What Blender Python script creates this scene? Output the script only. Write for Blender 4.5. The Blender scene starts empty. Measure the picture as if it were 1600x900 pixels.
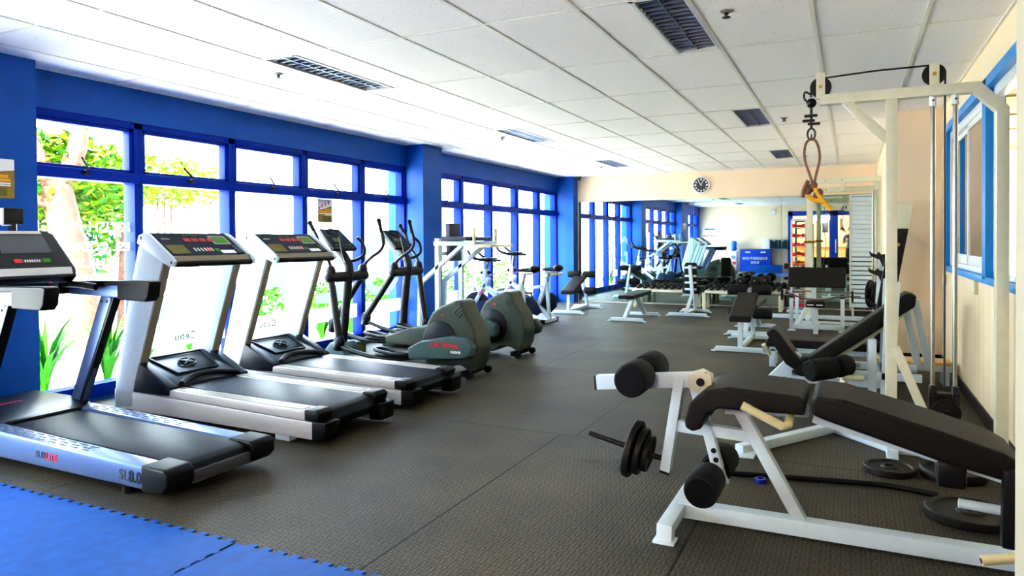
import bpy, bmesh, math, random
from mathutils import Vector, Matrix
random.seed(7)
PI = math.pi
COL = bpy.context.scene.collection

SKY, EXPO, SUN, LOOK = 5.0, 2.08, 16, 'Medium High Contrast'
# ------------------------------------------------------------------ materials
def newmat(name):
    m = bpy.data.materials.new(name); m.use_nodes = True
    nt = m.node_tree; b = nt.nodes['Principled BSDF']
    return m, nt, b
def srgb(r, g, b):
    f = lambda c: (c/12.92 if c <= .04045 else ((c+.055)/1.055)**2.4)
    return (f(r/255), f(g/255), f(b/255), 1)
def mat(name, rgb, rough=.5, metal=0, noise=.0, nscale=20, bump=0, bscale=200, spec=.5, coat=0):
    m, nt, b = newmat(name); c = srgb(*rgb)
    b.inputs['Roughness'].default_value = rough
    b.inputs['Metallic'].default_value = metal
    b.inputs['Specular IOR Level'].default_value = spec
    b.inputs['Coat Weight'].default_value = coat
    tc = nt.nodes.new('ShaderNodeTexCoord')
    n = nt.nodes.new('ShaderNodeTexNoise'); n.inputs['Scale'].default_value = nscale
    n.inputs['Detail'].default_value = 5
    nt.links.new(tc.outputs['Object'], n.inputs['Vector'])
    r = nt.nodes.new('ShaderNodeValToRGB')
    k = max(noise, .02)
    r.color_ramp.elements[0].position = .3; r.color_ramp.elements[1].position = .7
    r.color_ramp.elements[0].color = (c[0]*(1-k), c[1]*(1-k), c[2]*(1-k), 1)
    r.color_ramp.elements[1].color = (min(1, c[0]*(1+k)), min(1, c[1]*(1+k)), min(1, c[2]*(1+k)), 1)
    nt.links.new(n.outputs['Fac'], r.inputs['Fac'])
    nt.links.new(r.outputs['Color'], b.inputs['Base Color'])
    if bump:
        n2 = nt.nodes.new('ShaderNodeTexNoise'); n2.inputs['Scale'].default_value = bscale
        nt.links.new(tc.outputs['Object'], n2.inputs['Vector'])
        bp = nt.nodes.new('ShaderNodeBump'); bp.inputs['Strength'].default_value = bump
        bp.inputs['Distance'].default_value = .004
        nt.links.new(n2.outputs['Fac'], bp.inputs['Height'])
        nt.links.new(bp.outputs['Normal'], b.inputs['Normal'])
    return m

M = {}
M['white'] = mat('white_powder_coat', (204, 220, 228), .35, noise=.03)
M['cream_metal'] = mat('cream_powder_coat', (216, 214, 190), .4, noise=.04)
M['beige'] = mat('beige_plastic', (212, 202, 158), .5, noise=.06)
M['vinyl'] = mat('black_vinyl', (25, 22, 20), .45, noise=.55, nscale=170, bump=.5, bscale=260, spec=.22)
M['navyvinyl'] = mat('dark_vinyl', (44, 50, 66), .4, noise=.15, bump=.2, bscale=200, spec=.4)
M['foam'] = mat('black_foam', (15, 16, 18), .7, noise=.25, nscale=60, bump=.5, bscale=120, spec=.3)
M['rubber'] = mat('black_rubber', (8, 9, 12), .45, noise=.15, spec=.22)
M['black'] = mat('black_plastic', (11, 13, 18), .35, noise=.1, spec=.4)
M['iron'] = mat('black_cast_iron', (30, 28, 26), .5, metal=.3, noise=.25, nscale=50, bump=.2, spec=.4)
M['steel'] = mat('chrome_steel', (150, 148, 140), .3, metal=1, noise=.04)
M['silver'] = mat('silver_paint', (100, 121, 158), .33, metal=.6, noise=.03)
M['silver2'] = mat('brushed_aluminium', (196, 195, 194), .36, metal=.15, noise=.03)
M['champagne'] = mat('champagne_trim', (150, 142, 126), .45, metal=.2, noise=.04)
M['belt'] = mat('treadmill_belt', (12, 20, 32), .42, noise=.3, nscale=8, bump=.1, bscale=500, spec=.18)
M['hood'] = mat('charcoal_plastic', (16, 20, 30), .34, noise=.1, spec=.25)
M['panel'] = mat('console_panel', (10, 24, 44), .45, noise=.1, spec=.15)
M['screen'] = mat('grey_screen', (84, 88, 94), .3, noise=.05, spec=.3)
M['red'] = mat('red_plastic', (215, 40, 52), .4)
M['pinkred'] = mat('salmon_button', (190, 64, 66), .5, spec=.2)
M['green'] = mat('green_lcd', (60, 130, 26), .4, spec=.2)
M['olive'] = mat('olive_label', (110, 102, 52), .5, spec=.2)
M['whitemark'] = mat('white_marking', (245, 245, 245), .5)
M['darkgrey'] = mat('dark_grey', (62, 64, 70), .45, noise=.08)
M['ell'] = mat('olive_grey_plastic', (64, 74, 64), .38, noise=.1, nscale=6, spec=.35)
M['ellteal'] = mat('teal_grey_plastic', (70, 94, 94), .38, noise=.08, spec=.35)
M['ellarm'] = mat('charcoal_tube', (26, 26, 28), .38, noise=.1, spec=.4)
M['elldark'] = mat('dark_disc', (18, 22, 32), .35, noise=.1, spec=.35)
M['blueguard'] = mat('navy_guard', (14, 36, 66), .35, noise=.1, spec=.35)
M['clipblue'] = mat('blue_plastic', (20, 40, 150), .4)
M['wood'] = mat('pale_plywood', (222, 186, 120), .5, noise=.12, nscale=9)
M['rope'] = mat('yellow_rope', (226, 172, 40), .8, noise=.2, nscale=80)
M['brownrope'] = mat('brown_cord', (134, 92, 70), .7, noise=.2, nscale=80)
M['cable'] = mat('black_cable', (20, 20, 30), .4)
M['brass'] = mat('brass_bolt', (190, 150, 60), .3, metal=.9)
M['greyblue'] = mat('grey_blue_metal', (150, 172, 184), .35, metal=.2)
M['gold'] = mat('poster_gold', (150, 122, 44), .6, noise=.15, nscale=60)
M['posterwhite'] = mat('poster_white', (240, 236, 240), .6)
M['posterorange'] = mat('poster_orange', (235, 165, 40), .6)
M['purple'] = mat('poster_violet', (100, 60, 140), .6)
M['orange'] = mat('orange_vinyl', (232, 96, 24), .4)
M['magenta'] = mat('magenta_vinyl', (222, 40, 84), .4)
M['dispblue'] = mat('water_bottle_blue', (40, 110, 225), .15)
M['boxblue'] = mat('blue_painted_board', (4, 66, 176), .4, noise=.06, spec=.3)
M['skin'] = mat('skin', (196, 140, 108), .5, noise=.05)
M['hair'] = mat('black_hair', (24, 20, 20), .6, noise=.3, nscale=100)
M['shirt'] = mat('grey_blue_tshirt', (96, 124, 150), .8, noise=.1, nscale=40)
M['trousers'] = mat('dark_trousers', (34, 36, 48), .8, noise=.1)
M['shoe'] = mat('grey_shoes', (70, 70, 76), .6)
M['bark'] = mat('tree_bark', (88, 56, 40), .9, noise=.4, nscale=14, bump=.6, bscale=30)
M['leafy'] = mat('yellow_green_leaves', (86, 112, 6), .6, noise=.4, nscale=3, spec=.1)
M['leafd'] = mat('green_leaves', (40, 94, 14), .55, noise=.4, nscale=4, spec=.1)
M['leaft'] = mat('teal_green_leaves', (30, 92, 66), .55, noise=.35, nscale=4, spec=.1)
M['lily'] = mat('lily_leaves', (36, 108, 8), .5, noise=.3, nscale=8, spec=.1)
M['concrete'] = mat('pale_concrete', (212, 208, 200), .9, noise=.06, nscale=2)
M['outwall'] = mat('garden_wall', (225, 222, 218), .9, noise=.05)
M['peach'] = mat('peach_paint', (246, 222, 192), .7, noise=.02, nscale=3)
M['bluepaint'] = mat('blue_wall_paint', (0, 80, 166), .5, noise=.1, nscale=5, bump=.08, bscale=60, spec=.3)
M['blueframe'] = mat('blue_frame_gloss', (0, 44, 150), .4, noise=.08, nscale=6, spec=.12)
M['bluetrim'] = mat('blue_window_trim', (14, 132, 204), .4, noise=.05)
M['alum'] = mat('white_aluminium', (226, 228, 226), .35, metal=.1)
M['tbar'] = mat('ceiling_grid_paint', (232, 228, 214), .5)
M['louvre'] = mat('louvre_reflector', (104, 118, 138), .3, metal=.6)
M['housing'] = mat('fixture_housing', (120, 130, 146), .4, metal=.4)
M['baseboard'] = mat('dark_baseboard', (34, 27, 24), .5, spec=.3)
M['olivedark'] = mat('next_room_ceiling', (150, 138, 84), .8)
M['nextwall'] = mat('next_room_wall', (206, 214, 218), .8)
M['bluedark'] = mat('blue_bench', (34, 84, 148), .5)
M['lobby'] = mat('lobby_wall', (226, 190, 160), .8)
M['tvgreen'] = mat('dark_glass_door', (20, 44, 50), .12)

def mirror_mat():
    m, nt, b = newmat('mirror_glass')
    b.inputs['Metallic'].default_value = 1; b.inputs['Roughness'].default_value = .015
    n = nt.nodes.new('ShaderNodeTexNoise'); n.inputs['Scale'].default_value = 1.5
    r = nt.nodes.new('ShaderNodeValToRGB')
    r.color_ramp.elements[0].color = (.62, .76, .71, 1); r.color_ramp.elements[1].color = (.65, .79, .74, 1)
    nt.links.new(n.outputs['Fac'], r.inputs['Fac']); nt.links.new(r.outputs['Color'], b.inputs['Base Color'])
    return m
M['mirror'] = mirror_mat()
M['trimgrey'] = mat('greyed_cream_paint', (196, 188, 160), .7, noise=.03)
def glass_mat(name='window_glass', tint=(.97, .99, .98), g=.05):
    m = bpy.data.materials.new(name); m.use_nodes = True; nt = m.node_tree; nt.nodes.clear()
    o = nt.nodes.new('ShaderNodeOutputMaterial'); mx = nt.nodes.new('ShaderNodeMixShader')
    t = nt.nodes.new('ShaderNodeBsdfTransparent'); gl = nt.nodes.new('ShaderNodeBsdfGlossy')
    t.inputs['Color'].default_value = (*tint, 1); gl.inputs['Roughness'].default_value = .02
    fr = nt.nodes.new('ShaderNodeFresnel'); fr.inputs['IOR'].default_value = 1.3
    mx.inputs[0].default_value = g
    nt.links.new(fr.outputs[0], mx.inputs[0])
    nt.links.new(t.outputs[0], mx.inputs[1]); nt.links.new(gl.outputs[0], mx.inputs[2]); nt.links.new(mx.outputs[0], o.inputs[0])
    return m
M['glass'] = glass_mat()
def frosted(name, alpha, col=(.92, .95, .95)):
    m = bpy.data.materials.new(name); m.use_nodes = True; nt = m.node_tree; nt.nodes.clear()
    o = nt.nodes.new('ShaderNodeOutputMaterial'); mx = nt.nodes.new('ShaderNodeMixShader')
    t = nt.nodes.new('ShaderNodeBsdfTransparent'); a = nt.nodes.new('ShaderNodeAddShader')
    d = nt.nodes.new('ShaderNodeBsdfDiffuse'); tr = nt.nodes.new('ShaderNodeBsdfTranslucent')
    d.inputs['Color'].default_value = (col[0]*.5, col[1]*.5, col[2]*.5, 1)
    tr.inputs['Color'].default_value = (col[0]*.5, col[1]*.5, col[2]*.5, 1)
    n = nt.nodes.new('ShaderNodeTexNoise'); n.inputs['Scale'].default_value = 40
    mr = nt.nodes.new('ShaderNodeMapRange'); mr.inputs['To Min'].default_value = alpha-.03; mr.inputs['To Max'].default_value = alpha+.03
    nt.links.new(n.outputs['Fac'], mr.inputs['Value']); nt.links.new(mr.outputs['Result'], mx.inputs[0])
    nt.links.new(d.outputs[0], a.inputs[0]); nt.links.new(tr.outputs[0], a.inputs[1])
    nt.links.new(t.outputs[0], mx.inputs[1]); nt.links.new(a.outputs[0], mx.inputs[2]); nt.links.new(mx.outputs[0], o.inputs[0])
    return m
M['frost'] = frosted('frosted_vinyl', .95, (.42, .45, .45))
M['decal'] = frosted('white_vinyl_lettering', .85, (.97, .97, .97))
M['decalgreen'] = frosted('pale_green_lettering', .965, (.06, .1, .075))

def floor_mat():
    m, nt, b = newmat('rubber_gym_floor')
    N = nt.nodes.new; L = nt.links.new
    tc = N('ShaderNodeTexCoord'); sep = N('ShaderNodeSeparateXYZ'); L(tc.outputs['Object'], sep.inputs[0])
    def math_(op, a, bb=None):
        n = N('ShaderNodeMath'); n.operation = op
        for i, v in enumerate((a, bb)):
            if v is None: continue
            if isinstance(v, (int, float)): n.inputs[i].default_value = v
            else: L(v, n.inputs[i])
        return n.outputs[0]
    X, Y = sep.outputs['X'], sep.outputs['Y']
    s = .036
    # basket weave: bars run along X in one cell and along Y in the next
    u = math_('DIVIDE', X, s); v = math_('DIVIDE', Y, s)
    chk = math_('MODULO', math_('ADD', math_('FLOOR', math_('ADD', u, 2000)), math_('FLOOR', math_('ADD', v, 2000))), 2)
    wu = math_('ABSOLUTE', math_('SINE', math_('MULTIPLY', u, PI*2)))
    wv = math_('ABSOLUTE', math_('SINE', math_('MULTIPLY', v, PI*2)))
    eu = math_('ABSOLUTE', math_('SINE', math_('MULTIPLY', u, PI)))
    ev = math_('ABSOLUTE', math_('SINE', math_('MULTIPLY', v, PI)))
    hx = math_('MULTIPLY', wu, math_('POWER', ev, .35)); hy = math_('MULTIPLY', wv, math_('POWER', eu, .35))
    mixh = N('ShaderNodeMix'); L(chk, mixh.inputs[0]); L(hx, mixh.inputs[2]); L(hy, mixh.inputs[3])
    h = math_('POWER', mixh.outputs[0], .6)
    # seams between the rubber rolls
    def seam(c, val, wdt): return math_('LESS_THAN', math_('ABSOLUTE', math_('SUBTRACT', c, val)), wdt)
    sm = None
    for yv in (4.25, 6.42, 8.58, 10.74, 12.4):
        q = seam(Y, yv, .006); sm = q if sm is None else math_('MAXIMUM', sm, q)
    for xv, y0, y1 in ((-1.7, 2.1, 4.25), (-1.6, 4.25, 6.42), (-2.8, 6.42, 8.58), (-3.25, 8.58, 12.4), (-.62, 2.1, 4.25), (-1.2, 8.58, 12.4), (-.45, 4.25, 8.58), (-3.7, 2.1, 6.42)):
        q = math_('MULTIPLY', seam(X, xv, .005), math_('MULTIPLY', math_('GREATER_THAN', Y, y0), math_('LESS_THAN', Y, y1)))
        sm = math_('MAXIMUM', sm, q)
    n1 = N('ShaderNodeTexNoise'); n1.inputs['Scale'].default_value = 1.1; n1.inputs['Detail'].default_value = 6
    L(tc.outputs['Object'], n1.inputs['Vector'])
    rp = N('ShaderNodeValToRGB'); rp.color_ramp.elements[0].position = .35; rp.color_ramp.elements[1].position = .68
    rp.color_ramp.elements[0].color = srgb(60, 57, 55); rp.color_ramp.elements[1].color = srgb(88, 79, 66)
    L(n1.outputs['Fac'], rp.inputs['Fac'])
    n2 = N('ShaderNodeTexNoise'); n2.inputs['Scale'].default_value = 90; L(tc.outputs['Object'], n2.inputs['Vector'])
    r2 = N('ShaderNodeValToRGB'); r2.color_ramp.elements[0].position = .35; r2.color_ramp.elements[1].position = .7
    r2.color_ramp.elements[0].color = (.5, .62, .66, 1); r2.color_ramp.elements[1].color = (1.4, 1.2, 1.05, 1)
    e = r2.color_ramp.elements.new(.52); e.color = (.9, .95, .8, 1)
    L(n2.outputs['Fac'], r2.inputs['Fac'])
    m1 = N('ShaderNodeMix'); m1.data_type = 'RGBA'; m1.blend_type = 'MULTIPLY'; m1.inputs[0].default_value = .85
    L(rp.outputs['Color'], m1.inputs[6]); L(r2.outputs['Color'], m1.inputs[7])
    mh = N('ShaderNodeMapRange'); mh.inputs['To Min'].default_value = .18; mh.inputs['To Max'].default_value = 1.5; L(h, mh.inputs['Value'])
    m2 = N('ShaderNodeMix'); m2.data_type = 'RGBA'; m2.blend_type = 'MULTIPLY'; m2.inputs[0].default_value = 1.0
    L(m1.outputs[2], m2.inputs[6]); L(mh.outputs['Result'], m2.inputs[7])
    m3 = N('ShaderNodeMix'); m3.data_type = 'RGBA'; L(sm, m3.inputs[0]); L(m2.outputs[2], m3.inputs[6]); m3.inputs[7].default_value = (.006, .006, .006, 1)
    L(m3.outputs[2], b.inputs['Base Color'])
    b.inputs['Roughness'].default_value = .55; b.inputs['Specular IOR Level'].default_value = .22
    bp = N('ShaderNodeBump'); bp.inputs['Strength'].default_value = .5; bp.inputs['Distance'].default_value = .003
    L(math_('SUBTRACT', h, math_('MULTIPLY', sm, 2)), bp.inputs['Height']); L(bp.outputs['Normal'], b.inputs['Normal'])
    return m
M['floor'] = floor_mat()
M['bluefoam'] = mat('blue_foam_mat', (0, 82, 164), .6, noise=.14, nscale=14, bump=.3, bscale=140, spec=.3)

def tile_mat():
    m, nt, b = newmat('speckled_ceiling_tile'); N = nt.nodes.new; L = nt.links.new
    tc = N('ShaderNodeTexCoord')
    v = N('ShaderNodeTexVoronoi'); v.inputs['Scale'].default_value = 30; L(tc.outputs['Object'], v.inputs['Vector'])
    r = N('ShaderNodeValToRGB'); r.color_ramp.elements[0].position = .07; r.color_ramp.elements[1].position = .14
    r.color_ramp.elements[0].color = srgb(170, 164, 160); r.color_ramp.elements[1].color = srgb(250, 245, 238)
    L(v.outputs['Distance'], r.inputs['Fac'])
    n = N('ShaderNodeTexNoise'); n.inputs['Scale'].default_value = 5; L(tc.outputs['Object'], n.inputs['Vector'])
    n2 = N('ShaderNodeValToRGB'); n2.color_ramp.elements[0].position = .42; n2.color_ramp.elements[1].position = .5
    L(n.outputs['Fac'], n2.inputs['Fac'])
    mx = N('ShaderNodeMix'); mx.data_type = 'RGBA'; L(n2.outputs['Color'], mx.inputs[0])
    mx.inputs[6].default_value = srgb(250, 245, 238); L(r.outputs['Color'], mx.inputs[7])
    L(mx.outputs[2], b.inputs['Base Color']); b.inputs['Roughness'].default_value = .9
    return m
M['tile'] = tile_mat()

def panelwall_mat():
    m, nt, b = newmat('grooved_cream_panelling'); N = nt.nodes.new; L = nt.links.new
    tc = N('ShaderNodeTexCoord'); sep = N('ShaderNodeSeparateXYZ'); L(tc.outputs['Object'], sep.inputs[0])
    d = N('ShaderNodeMath'); d.operation = 'MULTIPLY'; d.inputs[1].default_value = 5.0; L(sep.outputs['Y'], d.inputs[0])
    f = N('ShaderNodeMath'); f.operation = 'FRACT'; L(d.outputs[0], f.inputs[0])
    lt = N('ShaderNodeMath'); lt.operation = 'LESS_THAN'; lt.inputs[1].default_value = .04; L(f.outputs[0], lt.inputs[0])
    zz = N('ShaderNodeMath'); zz.operation = 'LESS_THAN'; zz.inputs[1].default_value = .96; L(sep.outputs['Z'], zz.inputs[0])
    g = N('ShaderNodeMath'); g.operation = 'MULTIPLY'; L(lt.outputs[0], g.inputs[0]); L(zz.outputs[0], g.inputs[1])
    n = N('ShaderNodeTexNoise'); n.inputs['Scale'].default_value = 3; L(tc.outputs['Object'], n.inputs['Vector'])
    r = N('ShaderNodeValToRGB'); r.color_ramp.elements[0].color = srgb(222, 200, 164); r.color_ramp.elements[1].color = srgb(230, 210, 176)
    L(n.outputs['Fac'], r.inputs['Fac'])
    mx = N('ShaderNodeMix'); mx.data_type = 'RGBA'; L(g.outputs[0], mx.inputs[0]); L(r.outputs['Color'], mx.inputs[6]); mx.inputs[7].default_value = srgb(186, 162, 126)
    L(mx.outputs[2], b.inputs['Base Color']); b.inputs['Roughness'].default_value = .55
    return m
M['panelwall'] = panelwall_mat()

# ------------------------------------------------------------------ mesh building
class MB:
    def __init__(s, *mats):
        s.bm = bmesh.new(); s.mats = list(mats); s.mi = 0
    def use(s, key):
        if key not in s.mats: s.mats.append(key)
        s.mi = s.mats.index(key); return s
    def _merge(s, t, bev=0, seg=2, ang=30):
        if bev:
            bmesh.ops.recalc_face_normals(t, faces=t.faces)
            es = [e for e in t.edges if len(e.link_faces) == 2 and e.calc_face_angle(0) > math.radians(ang)]
            if es: bmesh.ops.bevel(t, geom=es, offset=bev, segments=seg, profile=.6, affect='EDGES', clamp_overlap=True)
        for f in t.faces: f.material_index = s.mi
        me = bpy.data.meshes.new('tmp'); t.to_mesh(me); t.free()
        s.bm.from_mesh(me); bpy.data.meshes.remove(me)
        return s
    def box(s, x0, x1, y0, y1, z0, z1, bev=0, seg=2):
        t = bmesh.new(); vs = [t.verts.new((x, y, z)) for x in (x0, x1) for y in (y0, y1) for z in (z0, z1)]
        for f in ((0,1,3,2),(4,6,7,5),(0,4,5,1),(2,3,7,6),(0,2,6,4),(1,5,7,3)): t.faces.new([vs[i] for i in f])
        bmesh.ops.recalc_face_normals(t, faces=t.faces)
        return s._merge(t, bev, seg)
    def rpath(s, pts, w, h, up=(0,0,1), bev=.004):
        """rectangular tube swept along a polyline, mitred; w sideways, h along up"""
        pts = [Vector(p) for p in pts]; up = Vector(up); t = bmesh.new(); rings = []
        for i, p in enumerate(pts):
            d1 = (p-pts[i-1]).normalized() if i else None
            d2 = (pts[i+1]-p).normalized() if i < len(pts)-1 else None
            d = (d1 or d2) if not (d1 and d2) else (d1+d2).normalized()
            side = d.cross(up)
            if side.length < 1e-4: side = d.cross(Vector((0,1,0)))
            side.normalize(); u = side.cross(d).normalized(); k = 1.
            if d1 and d2: k = 1/max(.4, math.sqrt(max(.05, (1+d1.dot(d2))/2)))
            # mitre stretches in the plane of the bend
            bn = d1.cross(d2) if d1 and d2 else Vector()
            ku, ks = (k, 1) if (bn.length > 1e-4 and abs(bn.normalized().dot(side)) > .7) else (1, k)
            rings.append([t.verts.new(p + side*(a*w/2*ks) + u*(b*h/2*ku)) for a, b in ((-1,-1),(1,-1),(1,1),(-1,1))])
        for a, b in zip(rings, rings[1:]):
            for i in range(4): t.faces.new((a[i], a[(i+1)%4], b[(i+1)%4], b[i]))
        t.faces.new(rings[0][::-1]); t.faces.new(rings[-1])
        bmesh.ops.recalc_face_normals(t, faces=t.faces)
        return s._merge(t, bev, 2, 40)
    def bar(s, p, q, w, h, up=(0,0,1), bev=.004): return s.rpath([p, q], w, h, up, bev)
    def tube(s, pts, r, seg=10, sm=0):
        pts = [Vector(p) for p in pts]
        if sm and len(pts) > 2:
            out = []
            for i in range(len(pts)-1):
                p0 = pts[max(0,i-1)]; p1 = pts[i]; p2 = pts[i+1]; p3 = pts[min(len(pts)-1,i+2)]
                for j in range(sm):
                    a = j/sm
                    out.append(.5*((2*p1)+(p2-p0)*a+(2*p0-5*p1+4*p2-p3)*a*a+(3*p1-p0-3*p2+p3)*a**3))
            pts = out+[pts[-1]]
        n = len(pts); rs = r if isinstance(r, (list, tuple)) else [r]*n
        if len(rs) != n: rs = [rs[0]+(rs[-1]-rs[0])*i/(n-1) for i in range(n)]
        t = bmesh.new(); rings = []; ref = None
        for i, p in enumerate(pts):
            d = (pts[min(n-1,i+1)]-pts[max(0,i-1)]).normalized()
            if ref is None:
                ref = d.cross(Vector((0,0,1)))
                if ref.length < .1: ref = d.cross(Vector((0,1,0)))
            ref = (ref - d*ref.dot(d)).normalized(); b = d.cross(ref)
            rings.append([t.verts.new(p + (ref*math.cos(2*PI*k/seg)+b*math.sin(2*PI*k/seg))*rs[i]) for k in range(seg)])
        for a, b in zip(rings, rings[1:]):
            for k in range(seg): t.faces.new((a[k], a[(k+1)%seg], b[(k+1)%seg], b[k]))
        t.faces.new(rings[0][::-1]); t.faces.new(rings[-1])
        bmesh.ops.recalc_face_normals(t, faces=t.faces)
        return s._merge(t)
    def lathe(s, prof, o, ax=(0,0,1), seg=24, caps=True):
        """prof: (radius, height along axis); closed with caps where the radius is not zero"""
        o = Vector(o); ax = Vector(ax).normalized()
        a = ax.cross(Vector((0,0,1)))
        if a.length < .05: a = Vector((1,0,0))
        a.normalize(); b = ax.cross(a); t = bmesh.new(); rings = []
        for r, h in prof:
            if r < 1e-6: rings.append([t.verts.new(o+ax*h)])
            else: rings.append([t.verts.new(o+ax*h+(a*math.cos(2*PI*k/seg)+b*math.sin(2*PI*k/seg))*r) for k in range(seg)])
        for p, q in zip(rings, rings[1:]):
            for k in range(seg):
                k2 = (k+1)%seg
                if len(p) == 1 and len(q) == 1: continue
                if len(p) == 1: t.faces.new((p[0], q[k2], q[k]))
                elif len(q) == 1: t.faces.new((p[k], p[k2], q[0]))
                else: t.faces.new((p[k], p[k2], q[k2], q[k]))
        if caps and len(rings[0]) > 1: t.faces.new(rings[0][::-1])
        if caps and len(rings[-1]) > 1: t.faces.new(rings[-1])
        bmesh.ops.recalc_face_normals(t, faces=t.faces)
        return s._merge(t)
    def cyl(s, p, q, r, seg=20, bev=0):
        p = Vector(p); q = Vector(q); h = (q-p).length
        pr = [(r,0),(r,h)] if not bev else [(0,0),(r-bev,0),(r-bev*.3,bev*.3),(r,bev),(r,h-bev),(r-bev*.3,h-bev*.3),(r-bev,h),(0,h)]
        return s.lathe(pr, p, q-p, seg)
    def sphere(s, c, r, sc=(1,1,1), seg=16):
        t = bmesh.new(); bmesh.ops.create_uvsphere(t, u_segments=seg, v_segments=seg//2+2, radius=r)
        for v in t.verts: v.co = Vector(c)+Vector((v.co.x*sc[0], v.co.y*sc[1], v.co.z*sc[2]))
        return s._merge(t)
    def prism(s, axis, out, lo, hi, bev=0, seg=2, ang=30):
        """outline extruded along an axis: 'Y' takes (x,z), 'X' takes (y,z), 'Z' takes (x,y)"""
        t = bmesh.new()
        f = {'X': lambda a, b, c: (c, a, b), 'Y': lambda a, b, c: (a, c, b), 'Z': lambda a, b, c: (a, b, c)}[axis]
        A = [t.verts.new(f(a, b, lo)) for a, b in out]; B = [t.verts.new(f(a, b, hi)) for a, b in out]
        n = len(out); t.faces.new(A); t.faces.new(B[::-1])
        for i in range(n): t.faces.new((A[i], B[i], B[(i+1)%n], A[(i+1)%n]))
        bmesh.ops.recalc_face_normals(t, faces=t.faces)
        return s._merge(t, bev, seg, ang)
    def quad(s, *ps):
        t = bmesh.new(); t.faces.new([t.verts.new(p) for p in ps]); return s._merge(t)
    def text(s, txt, o, xd, zd, size, depth=.001, bold=0, align='CENTER', space=1.0):
        """lettering mesh: o origin, xd reading direction, zd up"""
        cu = bpy.data.curves.new('t', 'FONT'); cu.body = txt; cu.size = size; cu.extrude = depth; cu.offset = bold
        cu.align_x = align; cu.space_character = space; cu.resolution_u = 3
        ob = bpy.data.objects.new('t', cu); COL.objects.link(ob)
        dg = bpy.context.evaluated_depsgraph_get(); dg.update()
        me = bpy.data.meshes.new_from_object(ob.evaluated_get(dg))
        xd = Vector(xd).normalized(); zd = Vector(zd).normalized(); nd = xd.cross(zd)
        mm = Matrix(((xd.x, zd.x, nd.x, o[0]), (xd.y, zd.y, nd.y, o[1]), (xd.z, zd.z, nd.z, o[2]), (0,0,0,1)))
        t = bmesh.new(); t.from_mesh(me); bmesh.ops.transform(t, matrix=mm, verts=t.verts)
        bpy.data.objects.remove(ob); bpy.data.meshes.remove(me); bpy.data.curves.remove(cu)
        return s._merge(t)

def _link(name, mb, root, parent, sharp):
    me = bpy.data.meshes.new(name)
    if root is not None:
        inv = (Matrix.Translation(root.location) @ Matrix.Rotation(root.rotation_euler.z, 4, 'Z')).inverted()
        bmesh.ops.transform(mb.bm, matrix=inv, verts=mb.bm.verts)
    mb.bm.to_mesh(me); mb.bm.free()
    for k in mb.mats: me.materials.append(M[k])
    for p in me.polygons: p.use_smooth = True
    me.set_sharp_from_angle(angle=math.radians(sharp))
    o = bpy.data.objects.new(name, me); COL.objects.link(o)
    if parent is not None: o.parent = parent
    return o
def rootof(o):
    while o.parent is not None: o = o.parent
    return o
def tag(o, label, cat, group=None, kind=None):
    if label: o['label'] = label
    if cat: o['category'] = cat
    if group: o['group'] = group
    if kind: o['kind'] = kind
    return o
def thing(name, label, cat, loc=(0,0,0), rz=0, group=None):
    o = bpy.data.objects.new(name, None); COL.objects.link(o); o.empty_display_size = .1
    o.location = loc; o.rotation_euler = (0,0,rz); return tag(o, label, cat, group)
def part(parent, name, mb, label=None, sharp=35):
    r = rootof(parent)
    o = _link(name, mb, r, parent, sharp)
    if label: o['label'] = label
    return o
def solo(name, mb, label, cat, group=None, kind=None, origin=None, sharp=35):
    """a thing that is one mesh, its origin at its base"""
    if origin is None:
        vs = [v.co for v in mb.bm.verts]
        origin = ((min(v.x for v in vs)+max(v.x for v in vs))/2, (min(v.y for v in vs)+max(v.y for v in vs))/2, min(v.z for v in vs))
    bmesh.ops.translate(mb.bm, vec=-Vector(origin), verts=mb.bm.verts)
    o = _link(name, mb, None, None, sharp); o.location = origin
    return tag(o, label, cat, group, kind)
def struct(name, mb, label=None):
    o = _link(name, mb, None, None, 35); o['kind'] = 'structure'
    return tag(o, label or name.replace('_', ' '), None)
def dup(root, loc, rz=0, label=None, group=None):
    r = root.copy(); COL.objects.link(r); r.location = loc; r.rotation_euler = (0,0,rz)
    if label: r['label'] = label
    if group: r['group'] = group
    for ch in list(root.children):
        c = ch.copy(); COL.objects.link(c); c.parent = r
        for g in list(ch.children):
            d = g.copy(); COL.objects.link(d); d.parent = c
    return r
# ================================================================== ROOM
XL, XR, YB, YF, ZC = -5.45, .83, -1.2, 13.75, 2.57

b = MB('floor'); b.box(-5.75, .95, YB-.1, YF+.1, -.12, 0); struct('floor', b, 'dark grey basket-weave rubber floor')

def foam_tile(x0, x1, label, lseam, rseam):
    """blue puzzle mat: teeth along the far edge, and along the seam with the next mat"""
    b = MB('bluefoam'); pts = [(x0, -.62), (x1, -.62)]; y1 = 2.13
    if rseam:
        y = -.5
        while y < y1-.08:
            pts += [(x1, y), (x1+.012, y+.004), (x1+.012, y+.03), (x1, y+.034)]; y += .07
    x = x1-.02; pts.append((x1, y1))
    while x > x0+.07:
        pts += [(x, y1), (x+.006, y1+.024), (x-.042, y1+.024), (x-.036, y1)]; x -= .078
    pts.append((x0, y1))
    b.prism('Z', pts, 0, .006)
    return solo('foam_mat', b, label, 'mat', 'blue puzzle foam mats')
foam_tile(-5.1, -2.325, 'blue foam puzzle mat in the left corner, beside the silver treadmill', 0, 1)
foam_tile(-2.308, .38, 'blue foam puzzle mat to the right of the seam, before the dark floor', 0, 0)

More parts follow.
